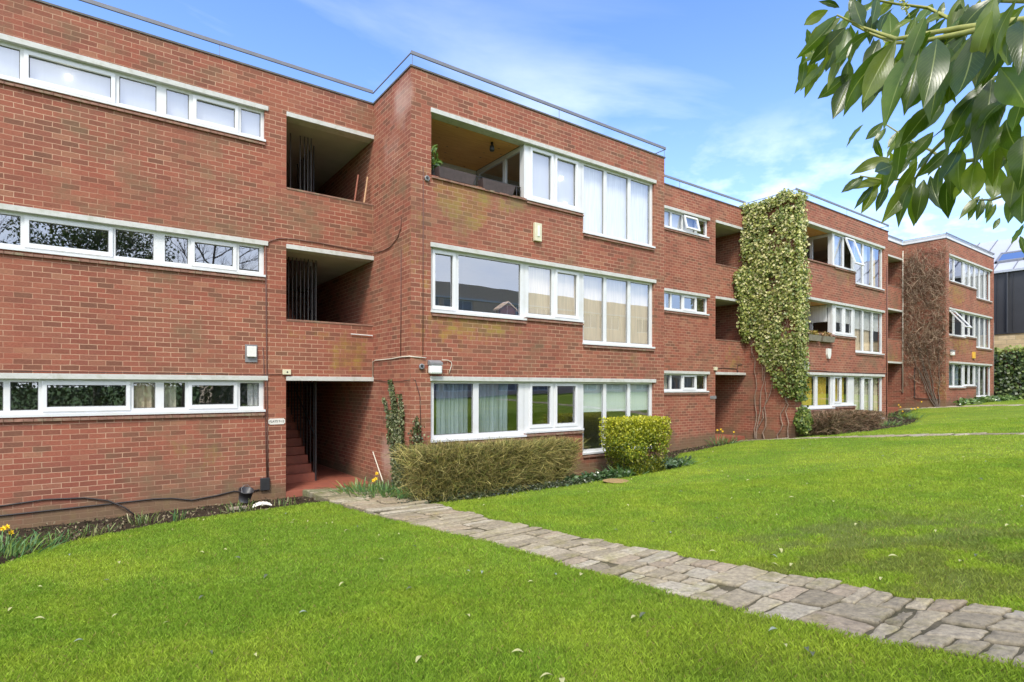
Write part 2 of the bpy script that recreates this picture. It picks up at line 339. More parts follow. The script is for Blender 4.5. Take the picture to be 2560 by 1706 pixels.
def panel(mb, axis, c, u0, u1, z0, z1, holes, depth=.24, inward=1, back=True):
    """vertical wall sheet with openings; axis 'Y' = plane y=c spanning x, axis 'X' = plane x=c spanning y; inward gives the reveals"""
    us = brk(u0, u1, [h[0] for h in holes]+[h[1] for h in holes]); zs = brk(z0, z1, [h[2] for h in holes]+[h[3] for h in holes])
    P = (lambda u, z, d=0: (u, c+d, z)) if axis == 'Y' else (lambda u, z, d=0: (c+d, u, z))
    def solid(i, j):
        if i < 0 or j < 0 or i >= len(us)-1 or j >= len(zs)-1: return None
        u, z = (us[i]+us[i+1])/2, (zs[j]+zs[j+1])/2
        return not any(h[0] < u < h[1] and h[2] < z < h[3] for h in holes)
    d = depth*inward
    for i in range(len(us)-1):
        for j in range(len(zs)-1):
            a, b, p, q = us[i], us[i+1], zs[j], zs[j+1]
            if solid(i, j):
                mb.quad(P(a, p), P(b, p), P(b, q), P(a, q))
                if back: mb.quad(P(a, p, d), P(a, q, d), P(b, q, d), P(b, p, d))
                if solid(i-1, j) is False: mb.quad(P(a, p), P(a, q), P(a, q, d), P(a, p, d))
                if solid(i+1, j) is False: mb.quad(P(b, p), P(b, p, d), P(b, q, d), P(b, q))
                if solid(i, j-1) is False: mb.quad(P(a, p), P(a, p, d), P(b, p, d), P(b, p))
                if solid(i, j+1) is False: mb.quad(P(a, q), P(b, q), P(b, q, d), P(a, q, d))
def curtain(mb, x0, x1, z0, z1, y, amp=.025, pitch=.11, seed=0, flare=0):
    rnd = random.Random(seed); n = max(8, int((x1-x0)/pitch*10)); m = 5; base = len(mb.v); ph = rnd.random()*6
    for j in range(m+1):
        z = z0+(z1-z0)*j/m
        for i in range(n+1):
            x = x0+(x1-x0)*i/n; a = amp*(1.15-.5*j/m)
            yy = y+a*math.sin((x-x0)/pitch*2*math.pi+ph+.7*math.sin(x*9+seed))+.4*a*math.sin(x*37+seed)
            xx = x+(flare*(1-j/m)**2*(x-x0)/(x1-x0) if flare else 0)
            mb.v.append((xx, yy, z))
    for j in range(m):
        for i in range(n):
            a = base+j*(n+1)+i; mb.f.append((a, a+1, a+n+2, a+n+1))
def slats(mb, x0, x1, z0, z1, y, w=.09):
    n = max(1, int((x1-x0)/w))
    for i in range(n):
        a = x0+(x1-x0)*i/n; b = a+w*.97; mb.quad((a, y+.02, z0), (min(b, x1), y-.012, z0), (min(b, x1), y-.012, z1), (a, y+.02, z1))
SILLS = 0
def window(parent, x0, x1, z0, z1, yw, lights, covers=(), sill=True, lamps=(), name='window', opened=(), bot=.075, top=.055):
    """yw = wall face; frame sits .06 back. lights = [(a,b,kind)], kind F fixed, S sash, O opened outward"""
    y = yw+.065; d = .065; mb = MB()
    za, zb = z0+bot, z1-top
    mb.box(x0-.008, x1+.008, y, y+d, z0-.008, za, 't'); mb.box(x0-.008, x1+.008, y, y+d, zb, z1+.012)
    ed = x0-.008
    for a, b, k in lights:
        mb.box(ed, a, y, y+d, za, zb, 'tb'); ed = b
    mb.box(ed, x1+.008, y, y+d, za, zb, 'tb')
    mb.quad((x0-.008, y, za), (x1+.008, y, za), (x1+.008, y+d, za), (x0-.008, y+d, za))
    if sill: mb.box(x0-.02, x1+.02, yw-.035, y+.003, z0-.03, z0+.012)
    o = mb.build(name, WHITE, parent)
    for a, b, k in lights:            # casement frames stand proud of the fixed frame
        if k != 'S': continue
        s = MB(); w = .058; yy = y-.022; e = .012
        s.box(a-e, b+e, yy, y+.03, za-e-.012, za+w-.012); s.box(a-e, b+e, yy, y+.03, zb-w+.012, zb+e)
        s.box(a-e, a+w-e, yy, y+.03, za+w-.012, zb-w+.012, 'tb'); s.box(b-w+e, b+e, yy, y+.03, za+w-.012, zb-w+.012, 'tb')
        s.build('sash', SASHW, o)
    for a, b, k in opened:            # top-hung casement swung outward
        s = MB(); w = .055; H = zb-za; ang = R(k); L = MB()
        def T(x, h, t): return (x, y-.02-h*math.sin(ang)-t*math.cos(ang), zb-h*math.cos(ang)+t*math.sin(ang))
        def bx(xa, xb, ha, hb):
            n = len(s.v); s.v += [T(xa, ha, 0), T(xb, ha, 0), T(xb, hb, 0), T(xa, hb, 0), T(xa, ha, .05), T(xb, ha, .05), T(xb, hb, .05), T(xa, hb, .05)]
            s.f += [tuple(n+i for i in f) for f in ((0, 3, 2, 1), (4, 5, 6, 7), (0, 1, 5, 4), (1, 2, 6, 5), (2, 3, 7, 6), (3, 0, 4, 7))]
        bx(a, b, 0, w); bx(a, b, H-w, H); bx(a, a+w, w, H-w); bx(b-w, b, w, H-w); s.build('open_sash', SASHW, o)
        L.quad(T(a+w, w, .025), T(b-w, w, .025), T(b-w, H-w, .025), T(a+w, H-w, .025)); L.build('open_pane', GLASS, o)
    gk = MB(); q = .011
    for a, b, k in lights:
        if k == 'O': continue
        ia, ib, ja, jb = (a+.046, b-.046, za+.046, zb-.046) if k == 'S' else (a, b, za, zb); yy = y+.028
        for (xa, xb, pa, pb) in ((ia, ib, ja, ja+q), (ia, ib, jb-q, jb), (ia, ia+q, ja+q, jb-q), (ib-q, ib, ja+q, jb-q)): gk.quad((xa, yy, pa), (xb, yy, pa), (xb, yy, pb), (xa, yy, pb))
    if gk.f: gk.build('gasket', GASK, o, uv=False)
    g = MB()
    for a, b, k in lights:
        if k in 'FS': g.quad((a-.004, y+.035, za-.004), (b+.004, y+.035, za-.004), (b+.004, y+.035, zb+.004), (a-.004, y+.035, zb+.004))
    if g.f: g.build('pane', GLASS, o)
    for i, (kind, fab, a, b, p, q) in enumerate(covers):
        c = MB()
        if kind == 'curtain': curtain(c, a, b, p, q, y+.16, seed=int(a*31) % 97)
        elif kind == 'sheer': curtain(c, a, b, p, q, y+.13, .012, .05, seed=int(a*17) % 91)
        elif kind == 'vblind': slats(c, a, b, p, q, y+.13)
        else: c.box(a, b, y+.11, y+.125, p, q)
        c.build('curtain' if kind in ('curtain', 'sheer') else 'blind', FAB[fab], o, smooth=kind in ('curtain', 'sheer'), uv=False)
    for (lx, lz, ly) in lamps:
        MB().lathe((lx, y+ly, lz), [(.012, -.03), (.03, -.02), (.036, 0), (.028, .024), (.01, .034)], 12).build('lamp_bulb', LAMPM, o, smooth=True)
    return o
GASK = plain('rubber_gasket', (.10, .10, .10), .7)
LAMPM = bpy.data.materials.new('lit_bulb'); LAMPM.use_nodes = True
_p = LAMPM.node_tree.nodes['Principled BSDF']; _p.inputs['Emission Color'].default_value = (1, .88, .68, 1); _p.inputs['Emission Strength'].default_value = 4
def sills(parent, lst):
    for (x0, x1, z, yw) in lst:       # sloping brick-on-edge sill below the frame
        mb = MB(); a, b = z-.035, z-.10
        n = max(1, int((x1-x0)/.118))
        for i in range(n):
            p = x0+(x1-x0)*i/n+.003; q = x0+(x1-x0)*(i+1)/n-.003; j = random.uniform(-.004, .004)
            mb.v += [(p, yw-.04+j, b), (q, yw-.04+j, b), (q, yw-.04+j, a-.03), (p, yw-.04+j, a-.03), (q, yw+.07, a), (p, yw+.07, a), (p, yw+.07, b), (q, yw+.07, b)]
            k = len(mb.v)-8; mb.f += [(k, k+1, k+2, k+3), (k+3, k+2, k+4, k+5), (k, k+3, k+5, k+6), (k+1, k+7, k+4, k+2), (k, k+6, k+7, k+1)]
        mb.build('sill', SILLM, parent)
def block(i, label, xl):
    b, dz = BX[i], DZ[i]; A = lambda x: b+x
    root = thing('flat_block', label, 'building', (b, YF, GBASE), 'stepped blocks of brick flats')
    top = Z_PAR+dz; L = [z+dz for z in Z_L]; HT = [z-LH+.02 for z in L]; LB = [z-LH for z in L]
    wr, ol = b-2.217, b-1.814
    mb = MB()
    strip = [(xl+.35, wr, LB[0]-.575, HT[0]), (xl+.35, wr, LB[1]-.585, HT[1]), (xl+.35, wr, LB[2]-.585, HT[2])]
    stair = [(ol, b, -9, HT[0]), (ol, b, 1.30+dz, HT[1]), (ol, b, 3.91+dz, HT[2])]
    panel(mb, 'Y', YR, xl, b, GBASE, top, strip+[(a, q, max(c, GBASE-.1), d) for a, q, c, d in stair])
    bal = {0: [2], 1: [2, 1], 2: []}[i]
    bay = []
    w1b, w2b, w3b = [-1.07, 1.475, 4.13], [-1.0, 1.545, 4.12], [-1.585, 1.03, 3.665]
    if i == 1: w2b[1] = 1.61; w1b[1] = 1.60
    for k in range(3):
        bay += [(A(.43), A(2.76), w1b[k]+dz, HT[k]), (A(2.76), A(4.46), w2b[k]+dz, HT[k]), (A(4.46), A(7.0), w3b[k]+dz, HT[k])]
    if i == 2: bay = [(p, q, max(r, -.92), s) for p, q, r, s in bay]
    panel(mb, 'Y', YF, b, A(BW), GBASE, top, bay)
    panel(mb, 'X', b, YF, 17.0, GBASE, top, [], inward=1)           # bay flank, running on into the stair hall
    panel(mb, 'X', A(BW), YF, YB, GBASE, top, [], inward=-1)
    panel(mb, 'X', ol, YR+.001, 17.0, GBASE, top-.4, [], inward=-1)
    panel(mb, 'Y', 17.0, ol-.3, b+.3, GBASE, top-.4, [])
    panel(mb, 'X', xl, YR, YB, GBASE, top, [], inward=1); panel(mb, 'Y', YB, xl, A(BW), GBASE, top, [], inward=-1)
    mb.build('wall', BRICK, root, stain=stain_fn)
    # roof deck and coping
    r = MB(); r.box(xl, b, YR+.02, YB-.02, top-.22, top-.15); r.box(b+.02, A(BW)-.02, YF+.02, YB-.02, top-.222, top-.152); r.build('roof', COPING, root)
    e = .022; c = MB()
    for (p, q, s, t) in [(xl, b-e, YR-e, YR+.25), (b+.25, A(BW)-.25, YF-e, YF+.25)]: c.box(p, q, s, t, top-.004, top+.028)
    c.box(b-e, b+.25, YF-e, YB, top-.004, top+.03); c.box(A(BW)-.25, A(BW)+e, YF-e, YB, top-.004, top+.03); c.box(xl, xl+.25, YR+.25, YB, top-.004, top+.028)
    c.build('coping', COPING, root)
    # flat bar running all round above the roof edge on slim pins
    rz = top+.225; rr = MB(); t = .065
    rr.box(xl, b-.03, YR-.03, YR, rz, rz+t); rr.box(b-.03, b-.012, YF-.03, YR, rz, rz+.02); rr.box(b-.012, A(BW)+.03, YF-.03, YF, rz, rz+t)
    rr.box(A(BW)+.012, A(BW)+.03, YF, YB, rz, rz+.02)
    for px_, py_ in [(xl+.1+2.9*k, YR-.012) for k in range(int((b-xl)/2.9))]+[(b+.02, YF-.012), (b+3.7, YF-.012), (A(BW)-.02, YF-.012)]:
        rr.box(px_-.004, px_+.004, py_-.004, py_+.004, top+.02, rz+.002)
    rr.build('roof_rail', RAILM, root)
    if i == 2:
        u = MB(); u.box(xl, b+.02, YR+.01, YR+.04, top+.02, rz); u.box(b+.02, b+.05, YF+.01, YR, top+.02, rz); u.box(b+.05, A(BW)-.1, YF+.02, YF+.05, top+.02, rz)
        u.build('roof_upstand', WHITE, root)
    # lintels
    for k in range(3):
        l = MB(); l.box(xl+.35, wr+.06, YR-.028, YR+.2, LB[k], L[k]); l.build('lintel', CONC, root, bevel=.004)
        l = MB(); l.box(ol, b+.0, YR-.03, YR+.24, LB[k], L[k]); l.build('lintel', CONC, root, bevel=.004)
        l = MB(); l.box(A(.414), A(7.06), YF-.03, YF+.22, LB[k], L[k]); l.build('lintel', CONC, root, bevel=.004)
    # landings, ceilings, parapets of the stair hall
    s = MB()
    fl = [-2.1+dz, .50+dz, 3.12+dz]
    s.box(ol+.005, b-.005, YR+.005, 16.95, fl[0]-.4, fl[0]); s.build('hall_floor', REDP, root)
    for k in (0, 1):
        s = MB(); s.box(ol+.003, b-.003, YR+.235, 12.75, LB[k]+.004, fl[k+1]); s.box(b-.93, b-.003, 12.75, 16.95, LB[k]+.004, fl[k+1]); s.build('landing', CEIL, root)
    s = MB(); s.box(ol+.003, b-.003, YR+.235, 16.95, LB[2]+.004, L[2]+.2); s.build('hall_ceiling', CEIL, root)
    for k in (1, 2):
        z = [0, 1.30, 3.91][k]+dz; s = MB(); s.box(ol+.004, b-.004, YR-.012, YR+.25, z-.002, z+.03); s.build('parapet_coping', SILLM, root)
    for k in (0, 1):                  # flights climbing away from the entrance
        n = 14; st = MB(); y0 = 12.8; rise = (fl[k+1]-fl[k])/(n+1); go = .262
        for j in range(n): st.box(ol+.01, b-.93, y0+go*j, y0+go*(j+1)+.02, fl[k]+(0 if j == 0 else rise*j-.16), fl[k]+rise*(j+1))
        st.build('stairs', REDP, root)
        for j in range(0, n, 1):
            rb = MB(); yy = y0+go*j+.12; xx = b-.915; rb.tube([(xx, yy, fl[k]+rise*j-.1), (xx, yy, LB[k]+.02 if j < 4 else min(LB[k]+.45, fl[k]+rise*j+2.2))], .013, 6)
            if i == 0 or j < 6: rb.build('baluster', BLACKM, root, uv=False)
        nb = MB(); nb.tube([(b-.915, y0-.02, fl[k]), (b-.915, y0-.02, LB[k]+.01)], .018, 8); nb.tube([(b-.915, y0-.02, fl[k]+.95), (b-.915, y0+go*6, fl[k]+.95+rise*6)], .018, 6)
        nb.build('newel_post', BLACKM, root, uv=False)
    if i == 0:
        for j in range(9):
            rb = MB(); yy = 12.85+.16*j; rb.tube([(b-.95-.0*j, yy, fl[2]), (b-.95, yy, LB[2]+.01)], .013, 6); rb.build('baluster', BLACKM, root, uv=False)
    if i == 0:                        # guard bars across the head of the flights
        for zf_, zt_, xs_ in ((fl[2], LB[2]+.01, (-1.54, -1.34, -1.25, -1.18, -1.11)), (fl[1], LB[1]+.01, [-1.74+.082*j for j in range(10)])):
            for xx in xs_: MB().tube([(b+xx, 12.5, zf_), (b+xx, 12.5, zt_)], .012, 6).build('baluster', BARM, root, uv=False)
    # ---- windows
    Wd = []; sl_ = []
    fz = lambda k: (LB[k]-.575 if k == 0 else LB[k]-.585, LB[k]+.005)
    def strips(k, lights, covers, lamps=(), opened=()):
        z0, z1 = fz(k); window(root, xl+.36, wr-.005, z0, z1, YR, lights, [(a, f, p, q, z0+.03, z1) for a, f, p, q in covers], lamps=lamps, opened=opened)
        sl_.append((xl+.36, wr, z0, YR))
    if i == 0:
        ext = [(-6.2, -5.1, 'F'), (-5.0, -3.9, 'S'), (-3.85, -3.3, 'F')]
        strips(2, ext+[(-3.15, -2.8, 'F'), (-2.75, -2.0, 'S'), (-1.95, -1.02, 'F'), (-.96, .20, 'S'), (.27, .81, 'F'), (.96, 1.31, 'F'), (1.385, 2.12, 'S'), (2.18, 2.53, 'F')],
               [('panel', 'frost', -6.2, 2.57)], lamps=[(-.42, 5.10, .09)])
        strips(1, ext+[(-3.15, -2.8, 'F'), (-2.75, -2.0, 'S'), (-1.9, -1.01, 'F'), (-.95, .17, 'S'), (.22, .77, 'F'), (.94, 1.30, 'F'), (1.36, 2.09, 'S'), (2.15, 2.51, 'F')], [])
        strips(0, ext+[(-3.15, -2.8, 'F'), (-2.6, -1.8, 'S'), (-1.75, -1.21, 'F'), (-1.13, -.79, 'F'), (-.73, .42, 'S'), (.48, .80, 'F'), (.93, 1.26, 'F'), (1.32, 2.11, 'S'), (2.17, 2.51, 'F')],
               [('curtain', 'beige', .46, .80), ('curtain', 'cream', .90, 1.13), ('curtain', 'white', 2.33, 2.55)])
    else:
        x = wr; q = [(x-5, x-4, 'F'), (x-3.9, x-3.1, 'F'), (x-3.0, x-2.3, 'F')]
        base = q+[(A(-4.62), A(-4.15), 'F'), (A(-4.07), A(-3.57), 'F'), (A(-3.5), A(-2.83), 'S'), (A(-2.76), A(-2.29), 'F')]
        lo = [(p, r, k) for p, r, k in base if p > xl+.4]
        strips(2, [(p, r, ('O' if abs(p-A(-3.5)) < .01 and i == 1 else k)) for p, r, k in lo], [('panel', 'grey', A(-4.6), A(-2.8))], opened=[(A(-3.52), A(-2.81), 14)] if i == 1 else ())
        strips(1, lo, [('vblind', 'grey', A(-4.6), A(-4.2))]); strips(0, lo, [('curtain', 'cream', A(-4.6), A(-4.1))])
    def bw(k, n, lights, covers=(), lamps=(), opened=(), sill=True, z0=None, bot=.075):
        zz = {1: w1b, 2: w2b, 3: w3b}[n][k]+dz; zz = max(zz, -.92) if i == 2 else zz
        X = {1: (A(.44), A(2.755)), 2: (A(2.765), A(4.455)), 3: (A(4.465), A(6.995))}[n]
        w = window(root, X[0], X[1], zz, LB[k]+.005, YF, [(A(p), A(q), t) for p, q, t in lights],
               [(c, f, A(p), A(q), (zz+.03 if r is None else r+dz), LB[k]) for c, f, p, q, r in covers], lamps=[(A(p), q+dz, r) for p, q, r in lamps], opened=[(A(p), A(q), r) for p, q, r in opened], sill=sill, bot=bot)
        sl_.append((X[0], X[1], zz, YF)); return w
    T3 = [(4.54, 5.21, 'F'), (5.31, 6.07, 'F'), (6.17, 6.91, 'F')]
    if i == 0:
        bw(2, 2, [(2.93, 3.57, 'S'), (3.65, 4.33, 'S')], [('panel', 'frost', 2.85, 4.4, None)], lamps=[(3.9, 4.85, .06), (4.02, 4.27, .06), (2.95, 4.27, .06)])
        bw(2, 3, T3, [('vblind', 'white', 4.5, 6.95, None)])
        bw(1, 1, [(.50, 1.0, 'S'), (1.09, 2.66, 'F')], [])
        bw(1, 2, [(2.88, 3.55, 'F'), (3.66, 4.36, 'S')], [('panel', 'beige', 2.82, 4.4, None)])
        bw(1, 3, T3, [('vblind', 'beige', 4.5, 6.95, None)])
        bw(0, 1, [(.53, 1.45, 'F'), (1.58, 2.62, 'F')], [('curtain', 'blue', .68, 1.4, None), ('curtain', 'blue', 1.55, 2.45, None)], bot=.1)
        bw(0, 2, [(2.93, 3.56, 'S'), (3.66, 4.33, 'S')], [('curtain', 'white', 2.88, 3.08, None)], bot=.1)
        bw(0, 3, T3, [('panel', 'mint', 4.5, 6.95, -.62)])
    elif i == 1:
        bw(2, 2, [(2.9, 3.55, 'F'), (3.66, 4.36, 'O')], [('sheer', 'grey', 2.88, 3.5, None)], opened=[(3.64, 4.38, 19)])
        bw(2, 3, T3, [('sheer', 'grey', 4.5, 5.9, None), ('curtain', 'yellow', 6.3, 6.75, None)])
        bw(1, 2, [(2.93, 3.57, 'S'), (3.68, 4.33, 'S')], [('panel', 'white', 2.85, 4.4, 2.1)])
        bw(1, 3, T3, [('panel', 'white', 4.5, 6.95, 1.95), ('curtain', 'beige', 4.5, 6.2, None)])
        bw(0, 1, [(.55, 1.48, 'F'), (1.66, 2.62, 'F')], [('panel', 'yellow', .5, 1.46, None), ('panel', 'yellow', 1.6, 2.5, None)], bot=.1)
        bw(0, 2, [(2.88, 3.38, 'S'), (3.5, 4.0, 'F')], [('panel', 'yellow', 3.15, 3.9, None)], bot=.1)
        bw(0, 3, [(4.5, 5.15, 'F'), (5.28, 6.03, 'S'), (6.17, 6.9, 'F')], [('curtain', 'cream', 4.5, 6.5, None), ('curtain', 'beige', 6.6, 6.95, None)])
    else:
        Q1 = [(.52, 1.3, 'F'), (1.42, 2.6, 'F')]; Q2 = [(2.9, 3.55, 'F'), (3.68, 4.36, 'F')]
        bw(2, 1, Q1, [('sheer', 'white', .5, 1.2, None)]); bw(2, 2, Q2, [('sheer', 'white', 2.9, 4.4, None)]); bw(2, 3, T3, [('sheer', 'white', 4.5, 6.9, None)])
        bw(1, 1, [(.52, 1.3, 'O'), (1.42, 2.6, 'F')], [], opened=[(.5, 1.34, 38)]); bw(1, 2, Q2, [('curtain', 'cream', 2.9, 3.4, None)]); bw(1, 3, T3, [('sheer', 'grey', 4.5, 6.9, None)])
        bw(0, 1, Q1, [('curtain', 'blue', .6, 2.5, None)]); bw(0, 2, Q2, [('curtain', 'blue', 2.9, 3.3, None)]); bw(0, 3, T3, [('sheer', 'grey', 4.6, 5.4, None)])
    # ---- balconies: pine-boarded ceiling, glazed return and back wall
    for k in bal:
        zf = w1b[k]+dz-1.02; zt = LB[k]
        m_ = MB(); m_.box(b+.26, A(2.75), YF+.23, YR+.25, zt+.002, zt+.05); m_.build('balcony_ceiling', PINE, root)
        m_ = MB(); m_.box(b+.25, A(2.75), YF+.245, YR+.25, zf-.1, zf); m_.build('balcony_floor', CONC, root)
        sl_.append((A(.43), A(2.76), w1b[k]+dz+.035, YF))
        # return screen along X = 2.75..2.86
        f = MB(); xa, xb_ = A(2.765), A(2.86); zs = w2b[k]+dz
        f.box(xa, A(2.83), YF+.135, YR+.2, zt-.10, zt); f.box(xa, A(2.83), YF+.135, YR+.2, zs-.02, zs+.07)
        f.box(xa, A(2.83), YF+.135, YR+.2, zf, zs-.02)
        for yy in (YF+.135, YF+.80, YR+.1): f.box(xa-.003, A(2.833), yy, yy+.1, zs+.07, zt-.1)
        o = f.build('balcony_screen', WHITE, root)
        g = MB()
        for ya, yb in ((YF+.235, YF+.80), (YF+.9, YR+.1)): g = MB(); g.quad((A(2.79), ya, zs+.07), (A(2.79), yb, zs+.07), (A(2.79), yb, zt-.1), (A(2.79), ya, zt-.1)); g.build('pane', GLASS, o)
        # rear screen with doors
        f = MB(); yb = YR+.2; f.box(b+.25, A(2.75), yb, yb+.06, zt-.22, zt)
        for xx in (b+.25, A(1.25), A(2.0), A(2.62)): f.box(xx, xx+.13, yb, yb+.06, zf, zt-.22)
        f.box(b+.38, A(2.62), yb+.002, yb+.058, zf, zf+.2)
        o = f.build('balcony_door', WHITE, root); g = MB(); g.quad((b+.3, yb+.03, zf+.2), (A(2.7), yb+.03, zf+.2), (A(2.7), yb+.03, zt-.22), (b+.3, yb+.03, zt-.22)); g.build('pane', GLASS, o)
        if k == 1:
            c = MB(); c.box(A(2.72), A(2.74), YF+.25, YF+1.0, 2.1+dz, zt-.02); c.build('roller_blind', FAB['white'], root)
    sills(root, sl_)
    # ---- interiors: one closed shell of rooms per block
    rm = MB()
    def shell(x0, x1, y0, y1, z0, z1): rm.box(x0, x1, y0, y1, z0, z1, 'f')
    for k in range(3):
        z1 = LB[k]+.012; z0 = z1-2.35
        shell(xl+.26, wr+.13, YR+.243, 16.5, z0, z1)
        if k in bal:
            rm.box(A(.26), A(2.86), YR+.28, 15.5, z0, z1, 'fr'); rm.box(A(2.86), A(7.15), YF+.243, 15.5, z0, z1, 'fl')
        else: shell(A(.26), A(7.15), YF+.243, 15.5, z0, z1)
    rm.build('interior', ROOM, root)
    return root
def pine():
    m, t, p = mat('knotty_pine'); co = N(t, 'ShaderNodeTexCoord').outputs['Object']
    g = NOISE(t, MAPV(t, co, (1, 9, 1)), 2.5, 5, .6, .4); c = RAMP(t, g, [(.3, (.62, .27, .07)), (.7, (.78, .42, .13))])
    v = N(t, 'ShaderNodeTexVoronoi'); v.inputs['Scale'].default_value = 3.2; ln(t, MAPV(t, co, (1, 2.2, 1)), v.inputs['Vector'])
    c = MIX(t, RAMP(t, v.outputs['Distance'], [(.06, (1, 1, 1)), (.14, (0, 0, 0))]), c, (.13, .05, .02))
    ln(t, c, p.inputs['Base Color']); p.inputs['Roughness'].default_value = .55; return m
PINE = pine()
random.seed(4)
B1 = block(0, 'nearest and lowest brick block, cut by the left edge, stair hall beside its large bay', -7.0)
B2 = block(1, 'middle brick block whose bay corner is smothered in cream and green ivy', BX[0]+BW+.0)
B3 = block(2, 'farthest brick block with bare creeper over its flank and a white strip at the roof', BX[1]+BW+.0)

#--GROUND--

# ================================================================== ground, lawns, paths
rng = np.random.default_rng(7)
def grid(xs, ys, zf, holes=None):
    X, Y = np.meshgrid(xs, ys, indexing='ij'); Z = zf(X, Y); n, m = X.shape; I = np.arange(n*m).reshape(n, m)
    V = np.stack([X.ravel(), Y.ravel(), Z.ravel()], 1); F = np.stack([I[:-1, :-1], I[1:, :-1], I[1:, 1:], I[:-1, 1:]], -1).reshape(-1, 4)
    return V, F
def attr_mat(name, bump=.4, bs=60, rough=.9, spec=.15):
    m, t, p = mat(name); at = N(t, 'ShaderNodeAttribute', attribute_name='col'); co = N(t, 'ShaderNodeTexCoord').outputs['Object']
    c = MIX(t, 1, at.outputs['Color'], RAMP(t, NOISE(t, co, bs*.5, 6, .7), [(.3, (.72, .72, .72)), (.72, (1.25, 1.25, 1.25))]), 'MULTIPLY')
    ln(t, c, p.inputs['Base Color']); p.inputs['Roughness'].default_value = rough; p.inputs['Specular IOR Level'].default_value = spec
    b = N(t, 'ShaderNodeBump'); b.inputs['Strength'].default_value = bump; b.inputs['Distance'].default_value = .02; ln(t, NOISE(t, co, bs, 5, .65), b.inputs['Height']); ln(t, b.outputs[0], p.inputs['Normal'])
    return m
def soil_z(X, Y):
    z = gz(X, Y)-.012+(fbm(X, Y, 6, 3)-.5)*.05*np.where(np.abs(Y) < 30, 1, 0)
    inb = (Y > 12.35)
    for b in BX: inb |= (X > b+.5) & (X < b+BW-.5) & (Y > 10.45)
    return np.where(inb & (Y < 20) & (X > -8) & (X < 41), z-.35, z)
xs = np.r_[-900, -300, -100, -40, -20, np.arange(-12, 50, .2), 55, 65, 90, 150, 300, 1200]; ys = np.r_[-900, -300, -100, -40, -20, np.arange(-10, 13.2, .2), 16, 22, 30, 60, 120, 300, 900]
V, F = grid(xs, ys, soil_z); V[:, 2] = np.where((V[:, 1] > 13) & (V[:, 2] < -2.0), V[:, 2], V[:, 2])
n_ = fbm(V[:, 0], V[:, 1], 3, 5)[:, None]; far = ((np.abs(V[:, 1]) > 16) | (V[:, 0] > 50) | (V[:, 0] < -12))[:, None]
c_ = np.array([.026, .019, .012])*(1-n_)+np.array([.062, .045, .028])*n_
c_ = np.where(far, np.array([.06, .12, .02]), c_)
link('ground', npmesh('ground', V, F, c_, True), attr_mat('soil', .9, 45)); tag(bpy.data.objects['ground'], kind='structure')
BED = {'A': [(-14, 8.2), (-1.6, 8.2), (-.94, 8.95), (-.65, 9.5), (-.26, 9.85), (.26, 10.08), (.76, 10.27), (1.3, 10.39), (2.14, 10.42), (3.4, 10.55)],
       'B': [(4.6, 9.2), (6.24, 9.14), (7.95, 9.1), (9.5, 8.74), (10.5, 8.6), (11.9, 8.72), (12.6, 9.3), (13.2, 10.3), (13.9, 10.69), (15.8, 10.76), (18.3, 10.95)],
       'C': [(18.8, 10.0), (19.75, 9.3), (20.18, 8.8), (21, 8.39), (22.8, 8.32), (24.7, 8.5), (27, 9.0), (28.4, 9.9), (29.5, 10.6), (32.6, 11.0)],
       'D': [(33.0, 9.4), (36, 9.25), (42, 9.2), (75, 9.2)]}
def bed(k, x): a = np.array(BED[k]); return np.interp(x, a[:, 0], a[:, 1])
PLY = ([-14, .9, 1.5, 3.3, 5, 6, 8, 9.9, 11.7], [4.1, 4.03, 3.87, 3.89, 3.94, 3.92, 3.7, 3.5, 3.37]); PRY = ([-14, .9, 1.7, 2.5, 3.8, 7, 9.1, 11.7], [4.97, 4.92, 4.82, 4.93, 4.92, 4.8, 4.75, 4.62])
pL = lambda y: np.interp(y, *PLY); pR = lambda y: np.interp(y, *PRY)
PAN = {'A': (lambda y: y*0-14., lambda y: pL(y)-.02), 'B': (lambda y: pR(y)+.02, lambda y: y*0+18.22), 'C': (lambda y: y*0+18.92, lambda y: y*0+32.52), 'D': (lambda y: y*0+33.25, lambda y: y*0+75.)}
def bare(x, y):    # thin worn patches by the near end of the path
    d = np.exp(-(((x-6.1)/1.7)**2+((y-2.3)/1.5)**2)); return np.clip((fbm(x, y, 3.2, 11)-.54+.16*d)*9, 0, 1)*np.clip(d*1.6, 0, 1)
def lawn_col(x, y):
    a = fbm(x, y, .55, 21)[..., None]; b = fbm(x, y, 2.2, 31)[..., None]; f = fbm(x, y, 9, 41)[..., None]
    t = np.clip((a-.35)*2.2*.65+(b-.4)*1.2, 0, 1)
    g = np.array([.205, .325, .032])*(1-t)+np.array([.330, .415, .042])*t
    g = g*(.86+.28*f); m = bare(x, y)[..., None]*.5
    return g*(1-m)+np.array([.15, .15, .06])*m
lawn_z = lambda x, y: gz(x, y)+.035+(fbm(x, y, 1.3, 51)-.5)*.03
Vs, Fs, nb = [], [], 0
